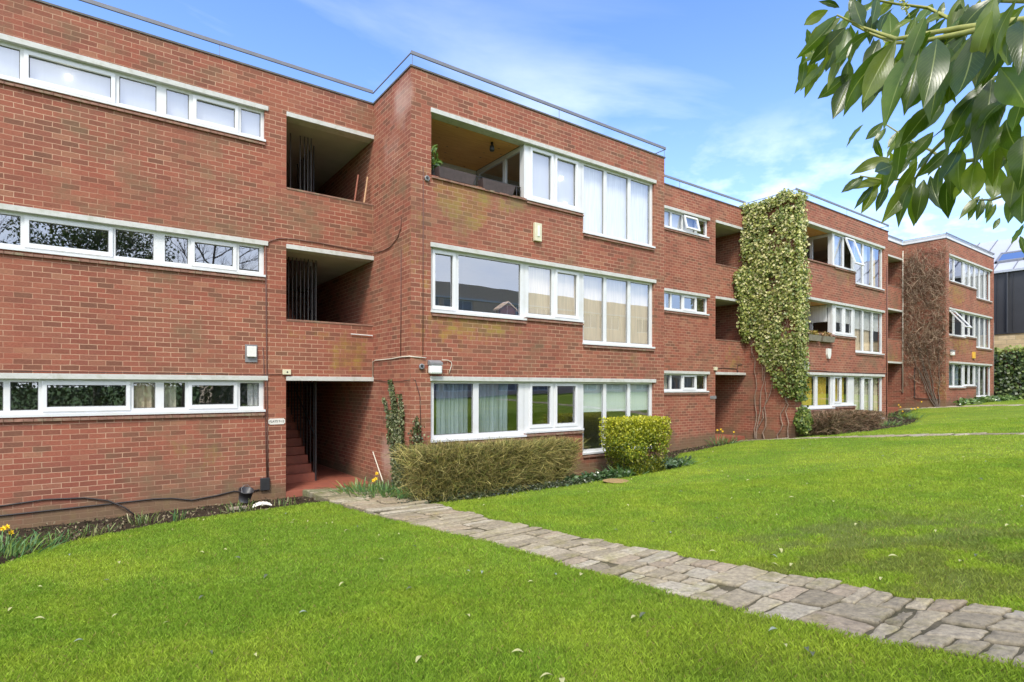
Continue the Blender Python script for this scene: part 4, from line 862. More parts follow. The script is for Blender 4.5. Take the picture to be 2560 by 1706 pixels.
def clump(label, x, y, n, h, cs, seed, flowers=0, group='clumps of daffodils', name='daffodil_clump', cat='daffodils', spread=.12, wid=.014, fc=(.80, .56, .02)):
    r = np.random.default_rng(seed); z = g1(x, y); t = thing(name, label, cat, (x, y, z), group); P = np.stack([x+r.normal(size=n)*spread, y+r.normal(size=n)*spread, np.zeros(n)], 1); P[:, 2] = gz(P[:, 0], P[:, 1])-.01
    d = np.stack([(P[:, 0]-x)*1.8+r.normal(size=n)*.22, (P[:, 1]-y)*1.8+r.normal(size=n)*.22, np.ones(n)], 1); d /= np.linalg.norm(d, axis=1)[:, None]
    addpart('leaves', [ribbons(P, d, h*(.6+.6*r.random(n)), wid*(.7+.6*r.random(n)), 5, [.8, 1, 1, .9, .7, .1], pal(r, n, cs, .25), .28, .06, seed)], LEAF, t)
    for k in range(flowers):
        fx, fy = (x+r.normal()*spread*1.1, y+r.normal()*spread) if n != 130 else (-.93+.035*k, 9.45+.03*k)
        fh = h*(.85+.35*r.random()); zz = g1(fx, fy)
        st = MB(); st.tube([(fx, fy, zz), (fx+.01, fy, zz+fh*.6), (fx-.02, fy-.02, zz+fh)], .004, 5); f = st.build('flower_stem', STEMG, t, uv=False)
        c = Vector((fx-.03, fy-.035, zz+fh)); f = Vector((-.6, -.75, .1)).normalized(); a = f.orthogonal().normalized(); b = f.cross(a); hd = MB()
        for q in range(6):
            th = q*math.pi/3; e = a*math.cos(th)+b*math.sin(th); g = a*math.cos(th+.5)+b*math.sin(th+.5); g2 = a*math.cos(th-.5)+b*math.sin(th-.5); hd.quad(c, c+g*.022+f*.002, c+e*.042+f*.004, c+g2*.022+f*.002)
        for q in range(10):
            t0, t1 = q*math.pi/5, (q+1)*math.pi/5; e0 = a*math.cos(t0)+b*math.sin(t0); e1 = a*math.cos(t1)+b*math.sin(t1); hd.quad(c+e0*.009, c+e1*.009, c+e1*.016+f*.028, c+e0*.016+f*.028)
        hd.build('flower', FLOW, t, uv=False)
    return t
STEMG = plain('flower_stem_green', (.14, .24, .06), .6); FLOW = plain('daffodil_yellow', (.85, .58, .02), .6, .15, 40)
DG = [(.06, .15, .055), (.10, .21, .075), (.14, .26, .08), (.20, .29, .06)]; DY = [(.14, .22, .05), (.22, .28, .08), (.34, .34, .16), (.10, .16, .06)]
CL = [('daffodils in the bed at the left edge of the lawn', -1.05, 9.65, 130, .38, DG, 3, .22), ('leafy daffodils without blooms just right of the flowering corner clump', -.62, 10.05, 70, .28, DG, 0, .16), ('sparse yellowing leaf clump just left of the looping black cable', -.15, 10.3, 34, .24, DY, 0, .14),
      ('tuft of spring leaves in the dark soil below the looping black cable', .55, 10.75, 34, .26, DY, 0, .1), ('small upright leaf tuft alone in the middle of the dark soil', 1.0, 10.6, 20, .28, DG, 0, .05), ('pale arching leaves beside the black bucket', 2.0, 10.75, 46, .26, DY, 0, .14), ('thin leaves between bucket and entrance step', 2.75, 10.95, 30, .2, DY, 0, .16),
      ('lush daffodil leaves with one bloom beside the entrance step', 4.33, 11.05, 260, .46, DG, 2, .24), ('second lush daffodil clump leaning on the near bay wall', 4.5, 10.4, 240, .46, DG, 1, .2), ('upright fresh leaf clump at the foot of the hedge beside the path', 4.62, 9.75, 70, .44, [(.10, .22, .07), (.14, .27, .09)], 0, .07),
      ('leaf clump in front of the left side of the golden bush', 9.55, 8.95, 130, .44, DG, 0, .15), ('wide leaf clump growing at the right side of the golden bush', 11.4, 9.05, 170, .42, DG, 0, .26), ('daffodils with yellow blooms at the corner of the second entrance', 17.0, 11.35, 120, .42, DG, 4, .3),
      ('low leaves under the brown hedge beside the ivy', 20.0, 9.1, 60, .34, DG, 0, .25), ('daffodil leaves at the right end of the brown hedge', 24.6, 9.35, 130, .36, DG, 0, .4), ('two pale daffodils on the lawn edge past the middle block', 27.2, 9.35, 60, .42, DG, 4, .22), ('daffodils against the kerb of the third entrance', 29.8, 11.0, 160, .42, DG, 4, .6)]
for i, (lb, x, y, n, h, cs, fl, sp_) in enumerate(CL): clump(lb, x, y, n, h, cs, 100+i, fl, spread=sp_)
def broad(label, x, y, n, L, cs, seed, spread, group='broad leaved bed plants'):
    r = np.random.default_rng(seed); t = thing('leafy_plant', label, 'plant', (x, y, g1(x, y)), group); P = np.stack([x+r.normal(size=n)*spread[0], y+r.normal(size=n)*spread[1], np.zeros(n)], 1); P[:, 1] = np.minimum(P[:, 1], YF-.1); P[:, 2] = gz(P[:, 0], P[:, 1])+.05+.15*r.random(n)
    l = L*(.6+.6*r.random(n)); addpart('leaves', [ribbons(P, sph(r, n, .8), l, l*.5, 4, [.2, .85, 1, .7, .05], pal(r, n, cs, .25), .4, .04, seed)], GLOSSLEAF, t)
BG = [(.10, .18, .05), (.16, .25, .07), (.07, .12, .04), (.24, .32, .12)]
broad('glossy broad leaves spilling onto the lawn right of the golden bush', 11.1, 8.85, 130, .16, [(.06, .11, .05), (.12, .19, .10), (.18, .25, .16)], 61, (.3, .1))
for i, x in enumerate((34.3, 35.8, 37.3, 38.9, 40.6)): broad(['leafy plants at the foot of the bare creeper corner', 'leafy plants below the left windows of the farthest bay', 'leafy plants below the middle windows of the farthest bay', 'leafy plants before the door of the farthest bay', 'leafy plants past the right corner of the farthest bay'][i], x, 9.4, 240, .26, BG, 70+i, (.5, .17))

# laurel leaves: root, tip, width to length ratio, measured in metres from the camera spot
LAUREL =  [((1.58, 0.707, 0.973), (1.463, 0.73, 0.893), 0.25), ((1.578, 0.708, 1.0), (1.533, 0.741, 1.016), 0.3), ((1.586, 0.702, 0.968), (1.554, 0.726, 0.884), 0.25), ((1.601, 0.692, 0.989), (1.614, 0.683, 1.053), 0.3), ((1.635, 0.667, 0.947), (1.65, 0.718, 1.033), 0.3), ((1.648, 0.658, 0.958), (1.716, 0.67, 1.066), 0.3), ((1.665, 0.645, 0.937), (1.751, 0.644, 1.033), 0.3), ((1.652, 0.655, 0.921), (1.622, 0.676, 0.821), 0.22), ((1.634, 0.606, 0.88), (1.542, 0.611, 0.756), 0.28), ((1.716, 0.608, 0.916), (1.742, 0.59, 0.979), 0.3), ((1.602, 0.568, 0.845), (1.582, 0.582, 0.722), 0.28), ((1.785, 0.682, 1.089), (1.703, 0.741, 1.066), 0.22), ((1.571, 0.713, 1.021), (1.579, 0.707, 1.063), 0.3), ((1.618, 0.679, 0.942), (1.604, 0.69, 0.863), 0.25), ((1.573, 0.712, 0.979), (1.436, 0.749, 0.836), 0.22), ((1.571, 0.713, 0.955), (1.54, 0.736, 0.829), 0.22), ((1.597, 0.695, 0.947), (1.555, 0.701, 0.82), 0.3), ((1.609, 0.686, 1.021), (1.575, 0.649, 0.918), 0.35), ((1.646, 0.659, 0.939), (1.517, 0.691, 0.824), 0.2), ((1.776, 0.688, 1.089), (1.735, 0.718, 1.05), 0.3), ((1.808, 0.665, 1.089), (1.75, 0.707, 1.027), 0.3), ((1.586, 0.579, 0.85), (1.428, 0.632, 0.642), 0.3), ((1.563, 0.571, 0.842), (1.466, 0.605, 0.674), 0.3), ((1.564, 0.533, 0.807), (1.451, 0.554, 0.588), 0.32), ((1.552, 0.517, 0.793), (1.488, 0.527, 0.62), 0.3), ((1.489, 0.464, 0.765), (1.406, 0.463, 0.587), 0.5), ((1.569, 0.468, 0.785), (1.511, 0.485, 0.592), 0.34), ((1.496, 0.397, 0.751), (1.401, 0.404, 0.587), 0.5), ((1.598, 0.446, 0.798), (1.545, 0.461, 0.638), 0.34), ((1.58, 0.398, 0.768), (1.558, 0.414, 0.649), 0.35), ((1.434, 0.319, 0.749), (1.376, 0.336, 0.614), 0.2), ((1.499, 0.333, 0.735), (1.421, 0.328, 0.622), 0.5), ((1.512, 0.324, 0.743), (1.437, 0.316, 0.602), 0.5), ((1.473, 0.352, 0.646), (1.45, 0.307, 0.54), 0.55), ((1.658, 0.403, 0.712), (1.554, 0.478, 0.584), 0.25), ((1.665, 0.398, 0.716), (1.595, 0.511, 0.587), 0.2), ((1.621, 0.43, 0.666), (1.565, 0.47, 0.533), 0.32), ((1.65, 0.409, 0.703), (1.592, 0.426, 0.498), 0.42), ((1.615, 0.372, 0.632), (1.559, 0.414, 0.561), 0.4), ((1.578, 0.338, 0.615), (1.558, 0.352, 0.539), 0.5), ((1.676, 0.39, 0.611), (1.637, 0.357, 0.513), 0.5), ((1.68, 0.387, 0.602), (1.643, 0.414, 0.529), 0.45), ((1.862, 0.503, 0.673), (1.823, 0.53, 0.61), 0.4), ((1.644, 0.352, 0.553), (1.633, 0.359, 0.43), 0.55), ((1.801, 0.423, 0.599), (1.794, 0.428, 0.535), 0.6), ((1.817, 0.411, 0.589), (1.786, 0.434, 0.555), 0.5), ((1.904, 0.472, 0.652), (1.879, 0.49, 0.589), 0.5), ((2.232, 0.852, 0.933), (2.178, 0.89, 0.869), 0.35), ((2.238, 0.848, 0.911), (2.198, 0.876, 0.838), 0.3), ((2.277, 0.819, 0.904), (2.241, 0.845, 0.838), 0.35), ((2.294, 0.806, 0.897), (2.277, 0.819, 0.852), 0.4), ((2.194, 0.756, 0.793), (2.112, 0.815, 0.73), 0.25), ((2.199, 0.752, 0.779), (2.148, 0.789, 0.699), 0.25), ((2.207, 0.746, 0.773), (2.191, 0.758, 0.706), 0.35), ((2.306, 0.798, 0.869), (2.291, 0.809, 0.82), 0.3), ((1.958, 0.804, 0.668), (1.899, 0.846, 0.614), 0.38), ((2.014, 0.763, 0.662), (1.917, 0.833, 0.624), 0.3), ((1.983, 0.785, 0.643), (1.932, 0.822, 0.561), 0.3), ((1.994, 0.778, 0.641), (1.95, 0.809, 0.548), 0.33), ((2.019, 0.759, 0.637), (1.989, 0.781, 0.554), 0.35), ((1.975, 0.668, 0.623), (1.891, 0.729, 0.488), 0.3), ((1.963, 0.676, 0.607), (1.932, 0.698, 0.476), 0.33), ((1.993, 0.679, 0.612), (1.993, 0.679, 0.484), 0.3), ((1.994, 0.654, 0.62), (1.975, 0.668, 0.488), 0.35), ((2.009, 0.643, 0.631), (1.982, 0.6, 0.509), 0.35), ((1.913, 0.589, 0.662), (1.936, 0.572, 0.527), 0.3), ((1.931, 0.576, 0.594), (1.992, 0.593, 0.488), 0.45), ((1.963, 0.552, 0.617), (1.945, 0.566, 0.527), 0.4), ((1.922, 0.582, 0.651), (1.886, 0.609, 0.594), 0.4), ((1.895, 0.602, 0.662), (1.859, 0.628, 0.606), 0.35), ((1.897, 0.538, 0.652), (1.898, 0.538, 0.532), 0.5), ((1.87, 0.496, 0.6), (1.862, 0.502, 0.494), 0.55), ((1.896, 0.478, 0.6), (1.913, 0.465, 0.515), 0.5), ((1.858, 0.444, 0.559), (1.841, 0.456, 0.478), 0.6), ((1.825, 0.405, 0.53), (1.814, 0.414, 0.442), 0.6), ((1.841, 0.394, 0.491), (1.838, 0.397, 0.402), 0.6), ((2.255, 0.588, 0.606), (2.201, 0.627, 0.53), 0.28), ((2.245, 0.595, 0.593), (2.224, 0.61, 0.526), 0.3), ((2.26, 0.584, 0.599), (2.245, 0.595, 0.527), 0.35), ((2.28, 0.569, 0.599), (2.267, 0.579, 0.532), 0.3), ((2.296, 0.558, 0.58), (2.27, 0.577, 0.517), 0.3), ((2.077, 0.47, 0.55), (2.068, 0.476, 0.46), 0.4), ((2.105, 0.45, 0.46), (2.076, 0.471, 0.403), 0.35), ((1.965, 0.428, 0.399), (1.975, 0.42, 0.347), 0.4), ((2.306, 0.551, 0.536), (2.288, 0.564, 0.498), 0.4), ((1.984, 0.661, 1.134), (1.935, 0.696, 1.086), 0.3), ((2.013, 0.64, 1.146), (1.916, 0.648, 1.054), 0.3), ((1.922, 0.583, 1.084), (1.903, 0.596, 1.022), 0.3), ((1.853, 0.509, 1.011), (1.836, 0.521, 0.948), 0.35), ((1.878, 0.49, 1.022), (1.853, 0.509, 0.937), 0.35), ((1.904, 0.472, 1.0), (1.87, 0.497, 0.927), 0.35), ((1.849, 0.635, 1.033), (1.794, 0.675, 0.988), 0.25), ((1.958, 0.556, 1.056), (1.913, 0.589, 1.044), 0.4), ((1.793, 0.429, 0.914), (1.769, 0.446, 0.845), 0.35), ((1.794, 0.675, 0.965), (1.758, 0.701, 0.92), 0.3), ((1.836, 0.521, 0.884), (1.827, 0.527, 0.747), 0.35), ((1.887, 0.484, 0.895), (1.879, 0.49, 0.789), 0.4), ((1.857, 0.444, 0.743), (1.841, 0.456, 0.651), 0.5), ((1.793, 0.552, 0.895), (1.785, 0.558, 0.779), 0.3), ((1.733, 0.596, 0.895), (1.699, 0.62, 0.81), 0.3), ((1.76, 0.391, 0.749), (1.729, 0.413, 0.654), 0.4)]
LBR =  [[(1.512, 0.324, 0.743), (1.591, 0.452, 0.821), (1.609, 0.587, 0.869), (1.631, 0.67, 0.947), (1.573, 0.712, 0.981)], [(1.484, 0.282, 0.718), (1.512, 0.324, 0.743), (1.567, 0.445, 0.795), (1.61, 0.537, 0.838), (1.609, 0.587, 0.859), (1.646, 0.659, 0.931), (1.605, 0.689, 0.958)], [(1.619, 0.308, 0.801), (1.65, 0.409, 0.748), (1.683, 0.447, 0.701), (1.819, 0.533, 0.673), (1.895, 0.602, 0.662), (1.975, 0.668, 0.625), (1.992, 0.754, 0.646), (1.947, 0.811, 0.668)], [(1.619, 0.308, 0.649), (1.71, 0.366, 0.63), (1.793, 0.429, 0.619), (1.87, 0.496, 0.6), (1.931, 0.576, 0.628), (2.013, 0.64, 0.706), (2.138, 0.734, 0.798), (2.232, 0.852, 0.928)], [(1.769, 0.323, 0.502), (1.907, 0.408, 0.508), (2.159, 0.534, 0.56), (2.245, 0.595, 0.593)], [(1.619, 0.308, 0.817), (1.793, 0.429, 0.954), (1.836, 0.521, 0.958), (1.944, 0.628, 1.1), (1.812, 0.662, 1.078), (1.609, 0.686, 1.032)]]
FL =  [(2.44, 9.1, 0), (2.58, 8.84, 0), (2.84, 8.5, 0), (2.79, 7.76, 0), (3.0, 7.91, 1), (3.24, 7.06, 0), (3.03, 7.2, 0), (1.87, 5.31, 0), (2.97, 4.83, 2), (3.05, 4.7, 2), (3.86, 5.09, 0), (3.23, 4.15, 0), (3.55, 4.18, 2), (3.71, 3.99, 0), (2.29, 3.73, 0), (2.18, 2.94, 0), (3.24, 2.82, 1), (1.35, 4.76, 2), (0.61, 4.31, 1), (-0.12, 5.26, 2), (-0.4, 6.13, 0), (0.19, 7.98, 0), (1.01, 7.79, 0), (0.84, 4.05, 0), (1.77, 7.97, 0), (2.74, 8.51, 0), (1.28, 10.11, 0), (5.05, 2.83, 0), (5.11, 2.7, 0), (5.52, 3.03, 0), (5.28, 2.97, 2), (5.57, 4.42, 2), (3.41, 1.84, 0), (3.44, 1.72, 1), (3.59, 2.02, 2), (6.61, 6.07, 0), (7.38, 6.98, 0), (8.28, 4.87, 0), (8.43, 4.74, 0), (13.39, 4.45, 0), (13.8, 3.94, 0), (10.76, 4.28, 2), (10.39, 2.7, 1), (10.47, 7.0, 0), (9.77, 6.4, 0), (9.38, 5.74, 0), (9.23, 4.61, 0), (10.24, 5.19, 0), (8.23, 1.96, 0), (6.13, 1.62, 1), (7.48, 1.72, 0), (6.91, 2.16, 0), (8.66, 8.61, 3), (9.59, 8.85, 0), (5.77, 2.12, 0), (6.95, 3.85, 0), (6.56, 9.74, 4), (7.95, 6.11, 2), (7.71, 4.98, 0)]

def laurel_tree():
    t = thing('laurel_tree', 'laurel tree with large glossy hanging leaves reaching in at the top right', 'tree', (2.6, -.9, g1(2.6, -.9)))
    r = random.Random(21); V, F, UV, C = [], [], [], []
    def leaf(p, q, w, under):
        p, q = Vector(p), Vector(q); d = q-p; L = d.length; d.normalize(); view = Vector((p.x, p.y, p.z)).normalized()
        n = (-view+Vector((r.uniform(-.7, .7), r.uniform(-.7, .7), r.uniform(-.2, .9)))).normalized(); a = d.cross(n).normalized(); n = a.cross(d).normalized()
        W_ = max(min(L*w*.9, .060), L*.20); K = 9; base = len(V); prof = [.06, .42, .74, .94, 1, .97, .84, .60, .30, .02]; cv = r.uniform(-.12, .16); fold = r.uniform(.10, .30); tw = r.uniform(-.5, .5)
        g = r.choice([(.06, .105, .014), (.09, .145, .018), (.045, .08, .014), (.15, .20, .024), (.07, .12, .018)]) if not under else r.choice([(.13, .18, .03), (.10, .15, .025), (.17, .21, .035)])
        k = r.uniform(.8, 1.2)
        for i in range(K+1):
            s = i/K; c = p+d*(L*s)+n*(L*cv*math.sin(s*3.14)); aa = (a*math.cos(tw*s)+n*math.sin(tw*s)); hw = W_*prof[i]/2*(1+r.uniform(-.05, .05))
            for u in (-1, -.5, 0, .5, 1): V.append(tuple(c+aa*(hw*u)+n*(abs(u)*hw*fold+.0012*math.sin(i*2.4)*abs(u)))); UV.append((u*.5+.5, s)); C.append(tuple(x*k for x in g))
        for i in range(K):
            for j in range(4): b = base+i*5+j; F.append((b, b+1, b+6, b+5))
    for (p, q, w) in LAUREL: leaf(p, q, w, r.random() < .22)
    br = [[Vector(x) for x in b] for b in LBR]
    for b in br:                       # filler leaves behind along every branch
        for k in range(24):
            i = r.randrange(len(b)-1); f = r.random(); p = b[i].lerp(b[i+1], f)+Vector((r.uniform(-.05, .05), r.uniform(-.02, .12), r.uniform(-.05, .06))); s = .55+.45*min(1, (len(b)-1-i)/2)
            if p.x < 1.62 and p.z < .72: continue
            D_ = p.x*.587+p.y*.809
            if (p.z-.10)/max(D_, .1) < .325: continue
            leaf(p, p+Vector((r.uniform(-.5, .35), r.uniform(-.1, .6), r.uniform(-1, -.15))).normalized()*r.uniform(.09, .14)*s, r.uniform(.3, .42), r.random() < .3)
    for k in range(230):               # the rest of the crown, outside the picture
        p = Vector((2.45+r.uniform(-.45, .9), -.3+r.uniform(-.9, .8), .9+r.uniform(-.9, 1.1)))
        if p.x/max(p.y, .01) < 5 and p.y > 0 and p.x < 1.5: continue
        leaf(p, p+Vector((r.uniform(-1, 1), r.uniform(-1, 1), r.uniform(-1, .2))).normalized()*r.uniform(.11, .18), .35, r.random() < .3)
    off = np.array(woff(t)); me = npmesh('leaves', np.array(V)-off, F, np.array(C), True, np.array(UV)); link('leaves', me, laurel_mat(), t)
    s = MB(); s.tube([(2.6, -.9, g1(2.6, -.9)-.05), (2.55, -.85, -.6), (2.6, -.7, .2), (2.5, -.5, .9), (2.55, -.5, 1.9)], .07, 10, r1=.03); s.build('trunk', BARK, t, smooth=True, uv=False)
    s = MB()
    for b in br: s.tube([Vector((2.52, -.6, b[0].z-.15)), b[0].lerp(Vector((2.52, -.6, b[0].z-.1)), .4)]+b, .010, 7, r1=.0022)
    s.build('branches', plain('laurel_branch', (.30, .30, .07), .6, .2, 30), t, smooth=True, uv=False)
    s = MB()                           # flower spikes
    for (x, y, z) in [(1.50, .53, .93), (1.50, .50, .90), (1.40, .44, .93), (1.44, .41, .92), (1.58, .55, .90), (1.42, .40, .95)]:
        p = Vector((x, y, z)); d = Vector((r.uniform(-.5, .3), r.uniform(-.2, .4), .8)).normalized()
        for k in range(34): q = p+d*.0022*k; e = Vector((r.uniform(-1, 1), r.uniform(-1, 1), r.uniform(-1, 1))).normalized(); s.tube([q, q+e*.009], .0013, 4, r1=.0018)
    s.build('flower_spike', plain('laurel_flower', (.50, .50, .12), .7, .2, 60), t, uv=False)
def laurel_mat():
    m, t, p = mat('laurel_leaf'); at = N(t, 'ShaderNodeAttribute', attribute_name='col'); uv = N(t, 'ShaderNodeUVMap').outputs[0]; s = N(t, 'ShaderNodeSeparateXYZ'); ln(t, uv, s.inputs[0])
    d = M(t, 'ABSOLUTE', M(t, 'SUBTRACT', s.outputs[0], .5)); mid = M(t, 'SUBTRACT', 1, M(t, 'MULTIPLY', d, 28), clamp=True)
    wv = M(t, 'SINE', M(t, 'MULTIPLY', M(t, 'ADD', s.outputs[1], M(t, 'MULTIPLY', d, -.55)), 95)); vein = M(t, 'MULTIPLY', M(t, 'SUBTRACT', wv, .80), 3, clamp=True)
    co = N(t, 'ShaderNodeTexCoord').outputs['Object']; c = MIX(t, 1, at.outputs['Color'], RAMP(t, NOISE(t, co, 18, 4, .6), [(.3, (.78, .8, .8)), (.7, (1.25, 1.2, 1.1))]), 'MULTIPLY')
    c = MIX(t, M(t, 'MULTIPLY', vein, .25), c, (.20, .26, .08)); c = MIX(t, M(t, 'MULTIPLY', mid, .8), c, (.34, .38, .13))
    ln(t, c, p.inputs['Base Color']); p.inputs['Roughness'].default_value = .27; p.inputs['Specular IOR Level'].default_value = .6
    b = N(t, 'ShaderNodeBump'); b.inputs['Strength'].default_value = .25; b.inputs['Distance'].default_value = .002; ln(t, M(t, 'SUBTRACT', M(t, 'MULTIPLY', mid, -1), M(t, 'MULTIPLY', vein, .3)), b.inputs['Height']); ln(t, b.outputs[0], p.inputs['Normal'])
    tl = N(t, 'ShaderNodeBsdfTranslucent'); ln(t, MIX(t, 1, c, (1.9, 2.1, .5), 'MULTIPLY'), tl.inputs['Color']); mx = N(t, 'ShaderNodeMixShader'); mx.inputs[0].default_value = .5
    ln(t, p.outputs[0], mx.inputs[1]); ln(t, tl.outputs[0], mx.inputs[2]); ln(t, mx.outputs[0], t.nodes['Material Output'].inputs['Surface']); return m
laurel_tree()

# ---- fallen leaves, each one an object
def fallen():
    ms = []
    for k, (c, L) in enumerate([((.38, .38, .17), .075), ((.10, .12, .07), .075), ((.22, .26, .20), .07), ((.50, .30, .12), .09), ((.42, .50, .16), .13)]):
        V, F = [], []; K = 6; prof = [.05, .6, .95, 1, .8, .45, .03]
        for i in range(K+1):
            s = i/K
            for u in (-1, 0, 1): V.append((L*(s-.5), u*L*.19*prof[i], .004+.012*math.sin(s*3.1)+abs(u)*L*.07*prof[i]))
        for i in range(K):
            for j in range(2): b = i*3+j; F.append((b, b+1, b+4, b+3))
        me = bpy.data.meshes.new('fallen_leaf'); me.from_pydata(V, [], F); me.materials.append(plain('dead_leaf_%d' % k, c, .8, .25, 25, spec=.2)); ms.append(me)
    lb = ['pale cream fallen leaf lying on the lawn', 'dark curled dead leaf lying on the lawn', 'grey green upturned fallen leaf on the lawn', 'orange brown dead leaf lying on the lawn edge', 'long yellow green leaf at the lawn edge below the tan hedge']
    r = random.Random(5); L = list(FL)
    while len(L) < 150:
        D = 2.6+r.random()**.8*22; t = r.uniform(-.95, .95); x = D*(.5873+.8094*t); y = D*(.8094-.5873*t)
        if on_lawn(np.array([x]), np.array([y]))[0]: L.append((x, y, r.choice([0, 0, 0, 1, 1, 2])))
    for (x, y, k) in L:
        z = float(lawn_z(np.array(x), np.array(y)))+.028 if on_lawn(np.array([x]), np.array([y]))[0] else g1(x, y)+.07
        o = bpy.data.objects.new('fallen_leaf', ms[k]); S.collection.objects.link(o); o.location = (x, y, z); o.rotation_euler = (r.uniform(-.25, .25), r.uniform(-.25, .25), r.uniform(0, 6.28)); s = r.uniform(.75, 1.2); o.scale = (s, s, s)
        tag(o, lb[k], 'leaf', 'fallen leaves, '+['cream', 'dark', 'grey green', 'brown', 'long green'][k])
fallen()

#--THINGS--
# ================================================================== fittings on the walls
GREYP = plain('grey_plastic', (.20, .20, .20), .5, .15, 8); OFFW = plain('off_white_plastic', (.72, .72, .66), .4, .05, 8); CREAMP = plain('cream_plastic', (.62, .58, .40), .5, .08, 8)
DIFF = plain('diffuser', (.74, .77, .72), .35, .04, 5); CABD = plain('dark_cable', (.035, .028, .025), .6, .2, 10); CABW = plain('pale_cable', (.60, .55, .45), .6, .1, 10); BROWNC = plain('brown_conduit', (.13, .06, .045), .6, .2, 6)
def rbox(mb, x0, x1, y0, y1, z0, z1): mb.box(x0, x1, y0, y1, z0, z1)
def wall_light(label, x, y, z, s=1):
    t = thing('wall_light', label, 'wall light', (x, y, z), 'floodlights on the bays'); m = MB(); w = .135*s
    m.quad((x-w, y-.02, z+.15*s), (x+w, y-.02, z+.15*s), (x+w, y-.13*s, z+.10*s), (x-w, y-.13*s, z+.10*s)); m.box(x-w, x+w, y-.13*s, y-.001, z+.055*s, z+.10*s); m.quad((x-w, y-.001, z+.1*s), (x-w, y-.02, z+.15*s), (x-w, y-.13*s, z+.1*s)); m.quad((x+w, y-.001, z+.1*s), (x+w, y-.13*s, z+.1*s), (x+w, y-.02, z+.15*s))
    m.build('hood', GREYP, t, uv=False); m = MB(); m.box(x-w*.97, x+w*.97, y-.125*s, y-.005, z-.12*s, z+.053*s); m.build('diffuser', DIFF, t, bevel=.03*s, uv=False)
    return t
wall_light('white box floodlight with grey hood above the ground floor window of the nearest bay', 5.30, YF, .36)
wall_light('white floodlight half hidden by the ivy on the middle bay', 19.52, YF, .72, 1.15)
wall_light('small round topped wall light near the corner of the farthest bay', 33.72, YF, 1.68, 1.1)
def box_thing(name, label, cat, x, y, z, w, d, h, m, group=None, extra=None, bev=.008):
    t = thing(name, label, cat, (x, y, z), group); b = MB(); b.box(x-w/2, x+w/2, y-d, y-.001, z, z+h); b.build('housing', m, t, bevel=bev, uv=False)
    if extra: extra(t)
    return t
def ex1(t): b = MB(); b.box(7.865-.03, 7.865+.03, YF-.083, YF-.071, 3.32, 3.56); b.build('front_ridge', OFFW, t, bevel=.004, uv=False)
box_thing('alarm_box', 'tall cream alarm box between the upper windows of the nearest bay', 'alarm box', 7.865, YF, 3.22, .20, .07, .40, CREAMP, 'alarm boxes', ex1)
def ex2(t):
    b = MB(); b.box(2.245, 2.46, YR-.02, YR-.002, .455, .79); b.build('back_board', GREYP, t, uv=False)
box_thing('alarm_box', 'white alarm box on a grey board over the right end of the lowest window strip', 'alarm box', 2.355, YR-.02, .555, .165, .05, .2, OFFW, 'alarm boxes', ex2)
def ex3(t): MB().lathe((3.005, YR-.062, .275), [(.016, -.004), (.016, .002)], 12, 'Y').build('lens', BLACKM, t, uv=False)
box_thing('sensor_box', 'cream square box with dark dot at the corner of the entrance lintel', 'sensor', 3.0, YR, .225, .155, .06, .10, CREAMP, None, ex3)
box_thing('sensor_box', 'small cream box at the lintel of the second entrance', 'sensor', 17.15, YR, .56, .16, .06, .12, CREAMP)
t = thing('alarm_bell', 'shield shaped white bell box under the planters of the middle bay', 'alarm box', (21.25, YF, 1.2), 'alarm boxes'); m = MB()
pf = [(-.13, .36), (.13, .36), (.13, .14), (.06, .0), (-.06, .0), (-.13, .14)]; m.quad(*[(21.25+a, YF-.07, 1.02+.0+b) for a, b in pf])
for (a, b), (c, d) in zip(pf, pf[1:]+pf[:1]): m.quad((21.25+a, YF-.07, 1.02+b), (21.25+a, YF, 1.02+b), (21.25+c, YF, 1.02+d), (21.25+c, YF-.07, 1.02+d))
m.build('housing', OFFW, t, uv=False)
box_thing('alarm_box', 'yellow alarm box between the lower windows of the farthest bay', 'alarm box', 36.95, YF, 1.5, .28, .08, .34, plain('yellow_plastic', (.75, .45, .06), .5), 'alarm boxes')
box_thing('meter_box', 'small dark open box of tangled wires low on the wall beside the entrance', 'meter box', 2.60, YR, -2.02, .17, .05, .24, BLACKM)
# sign
t = thing('sign', 'white nameplate reading FLATS 7-12 on the pier beside the entrance', 'sign', (2.82, YR, -.70)); m = MB(); w, h, n = .155, .058, .022
pf = [(-w+n, -h), (w-n, -h), (w-n, -h+.012), (w, -h+n), (w, h-n), (w-n, h-.012), (w-n, h), (-w+n, h), (-w+n, h-.012), (-w, h-n), (-w, -h+n), (-w+n, -h+.012)]
c0 = (2.82, YR-.014, -.695)
for (a, b), (c, d) in zip(pf, pf[1:]+pf[:1]):
    m.quad((c0[0], c0[1], c0[2]), (c0[0]+a, c0[1], c0[2]+b), (c0[0]+c, c0[1], c0[2]+d)); m.quad((c0[0]+a, c0[1], c0[2]+b), (c0[0]+a, YR, c0[2]+b), (c0[0]+c, YR, c0[2]+d), (c0[0]+c, c0[1], c0[2]+d))
m.build('plate', plain('sign_white', (.66, .63, .56), .5, .06, 12), t, uv=False)
tc_ = bpy.data.curves.new('txt', 'FONT'); tc_.body = 'FLATS 7-12'; tc_.size = .058; tc_.align_x = 'CENTER'; tc_.align_y = 'CENTER'; tc_.extrude = .0008; tc_.offset = .0006; to = bpy.data.objects.new('txt', tc_); S.collection.objects.link(to)
bpy.context.view_layer.update(); me = bpy.data.meshes.new_from_object(to.evaluated_get(bpy.context.evaluated_depsgraph_get())); bpy.data.objects.remove(to)
lo_ = link('lettering', me, BLACKM, t); lo_.rotation_euler = (R(90), 0, 0); lo_.location = (0, -.0155, .005)
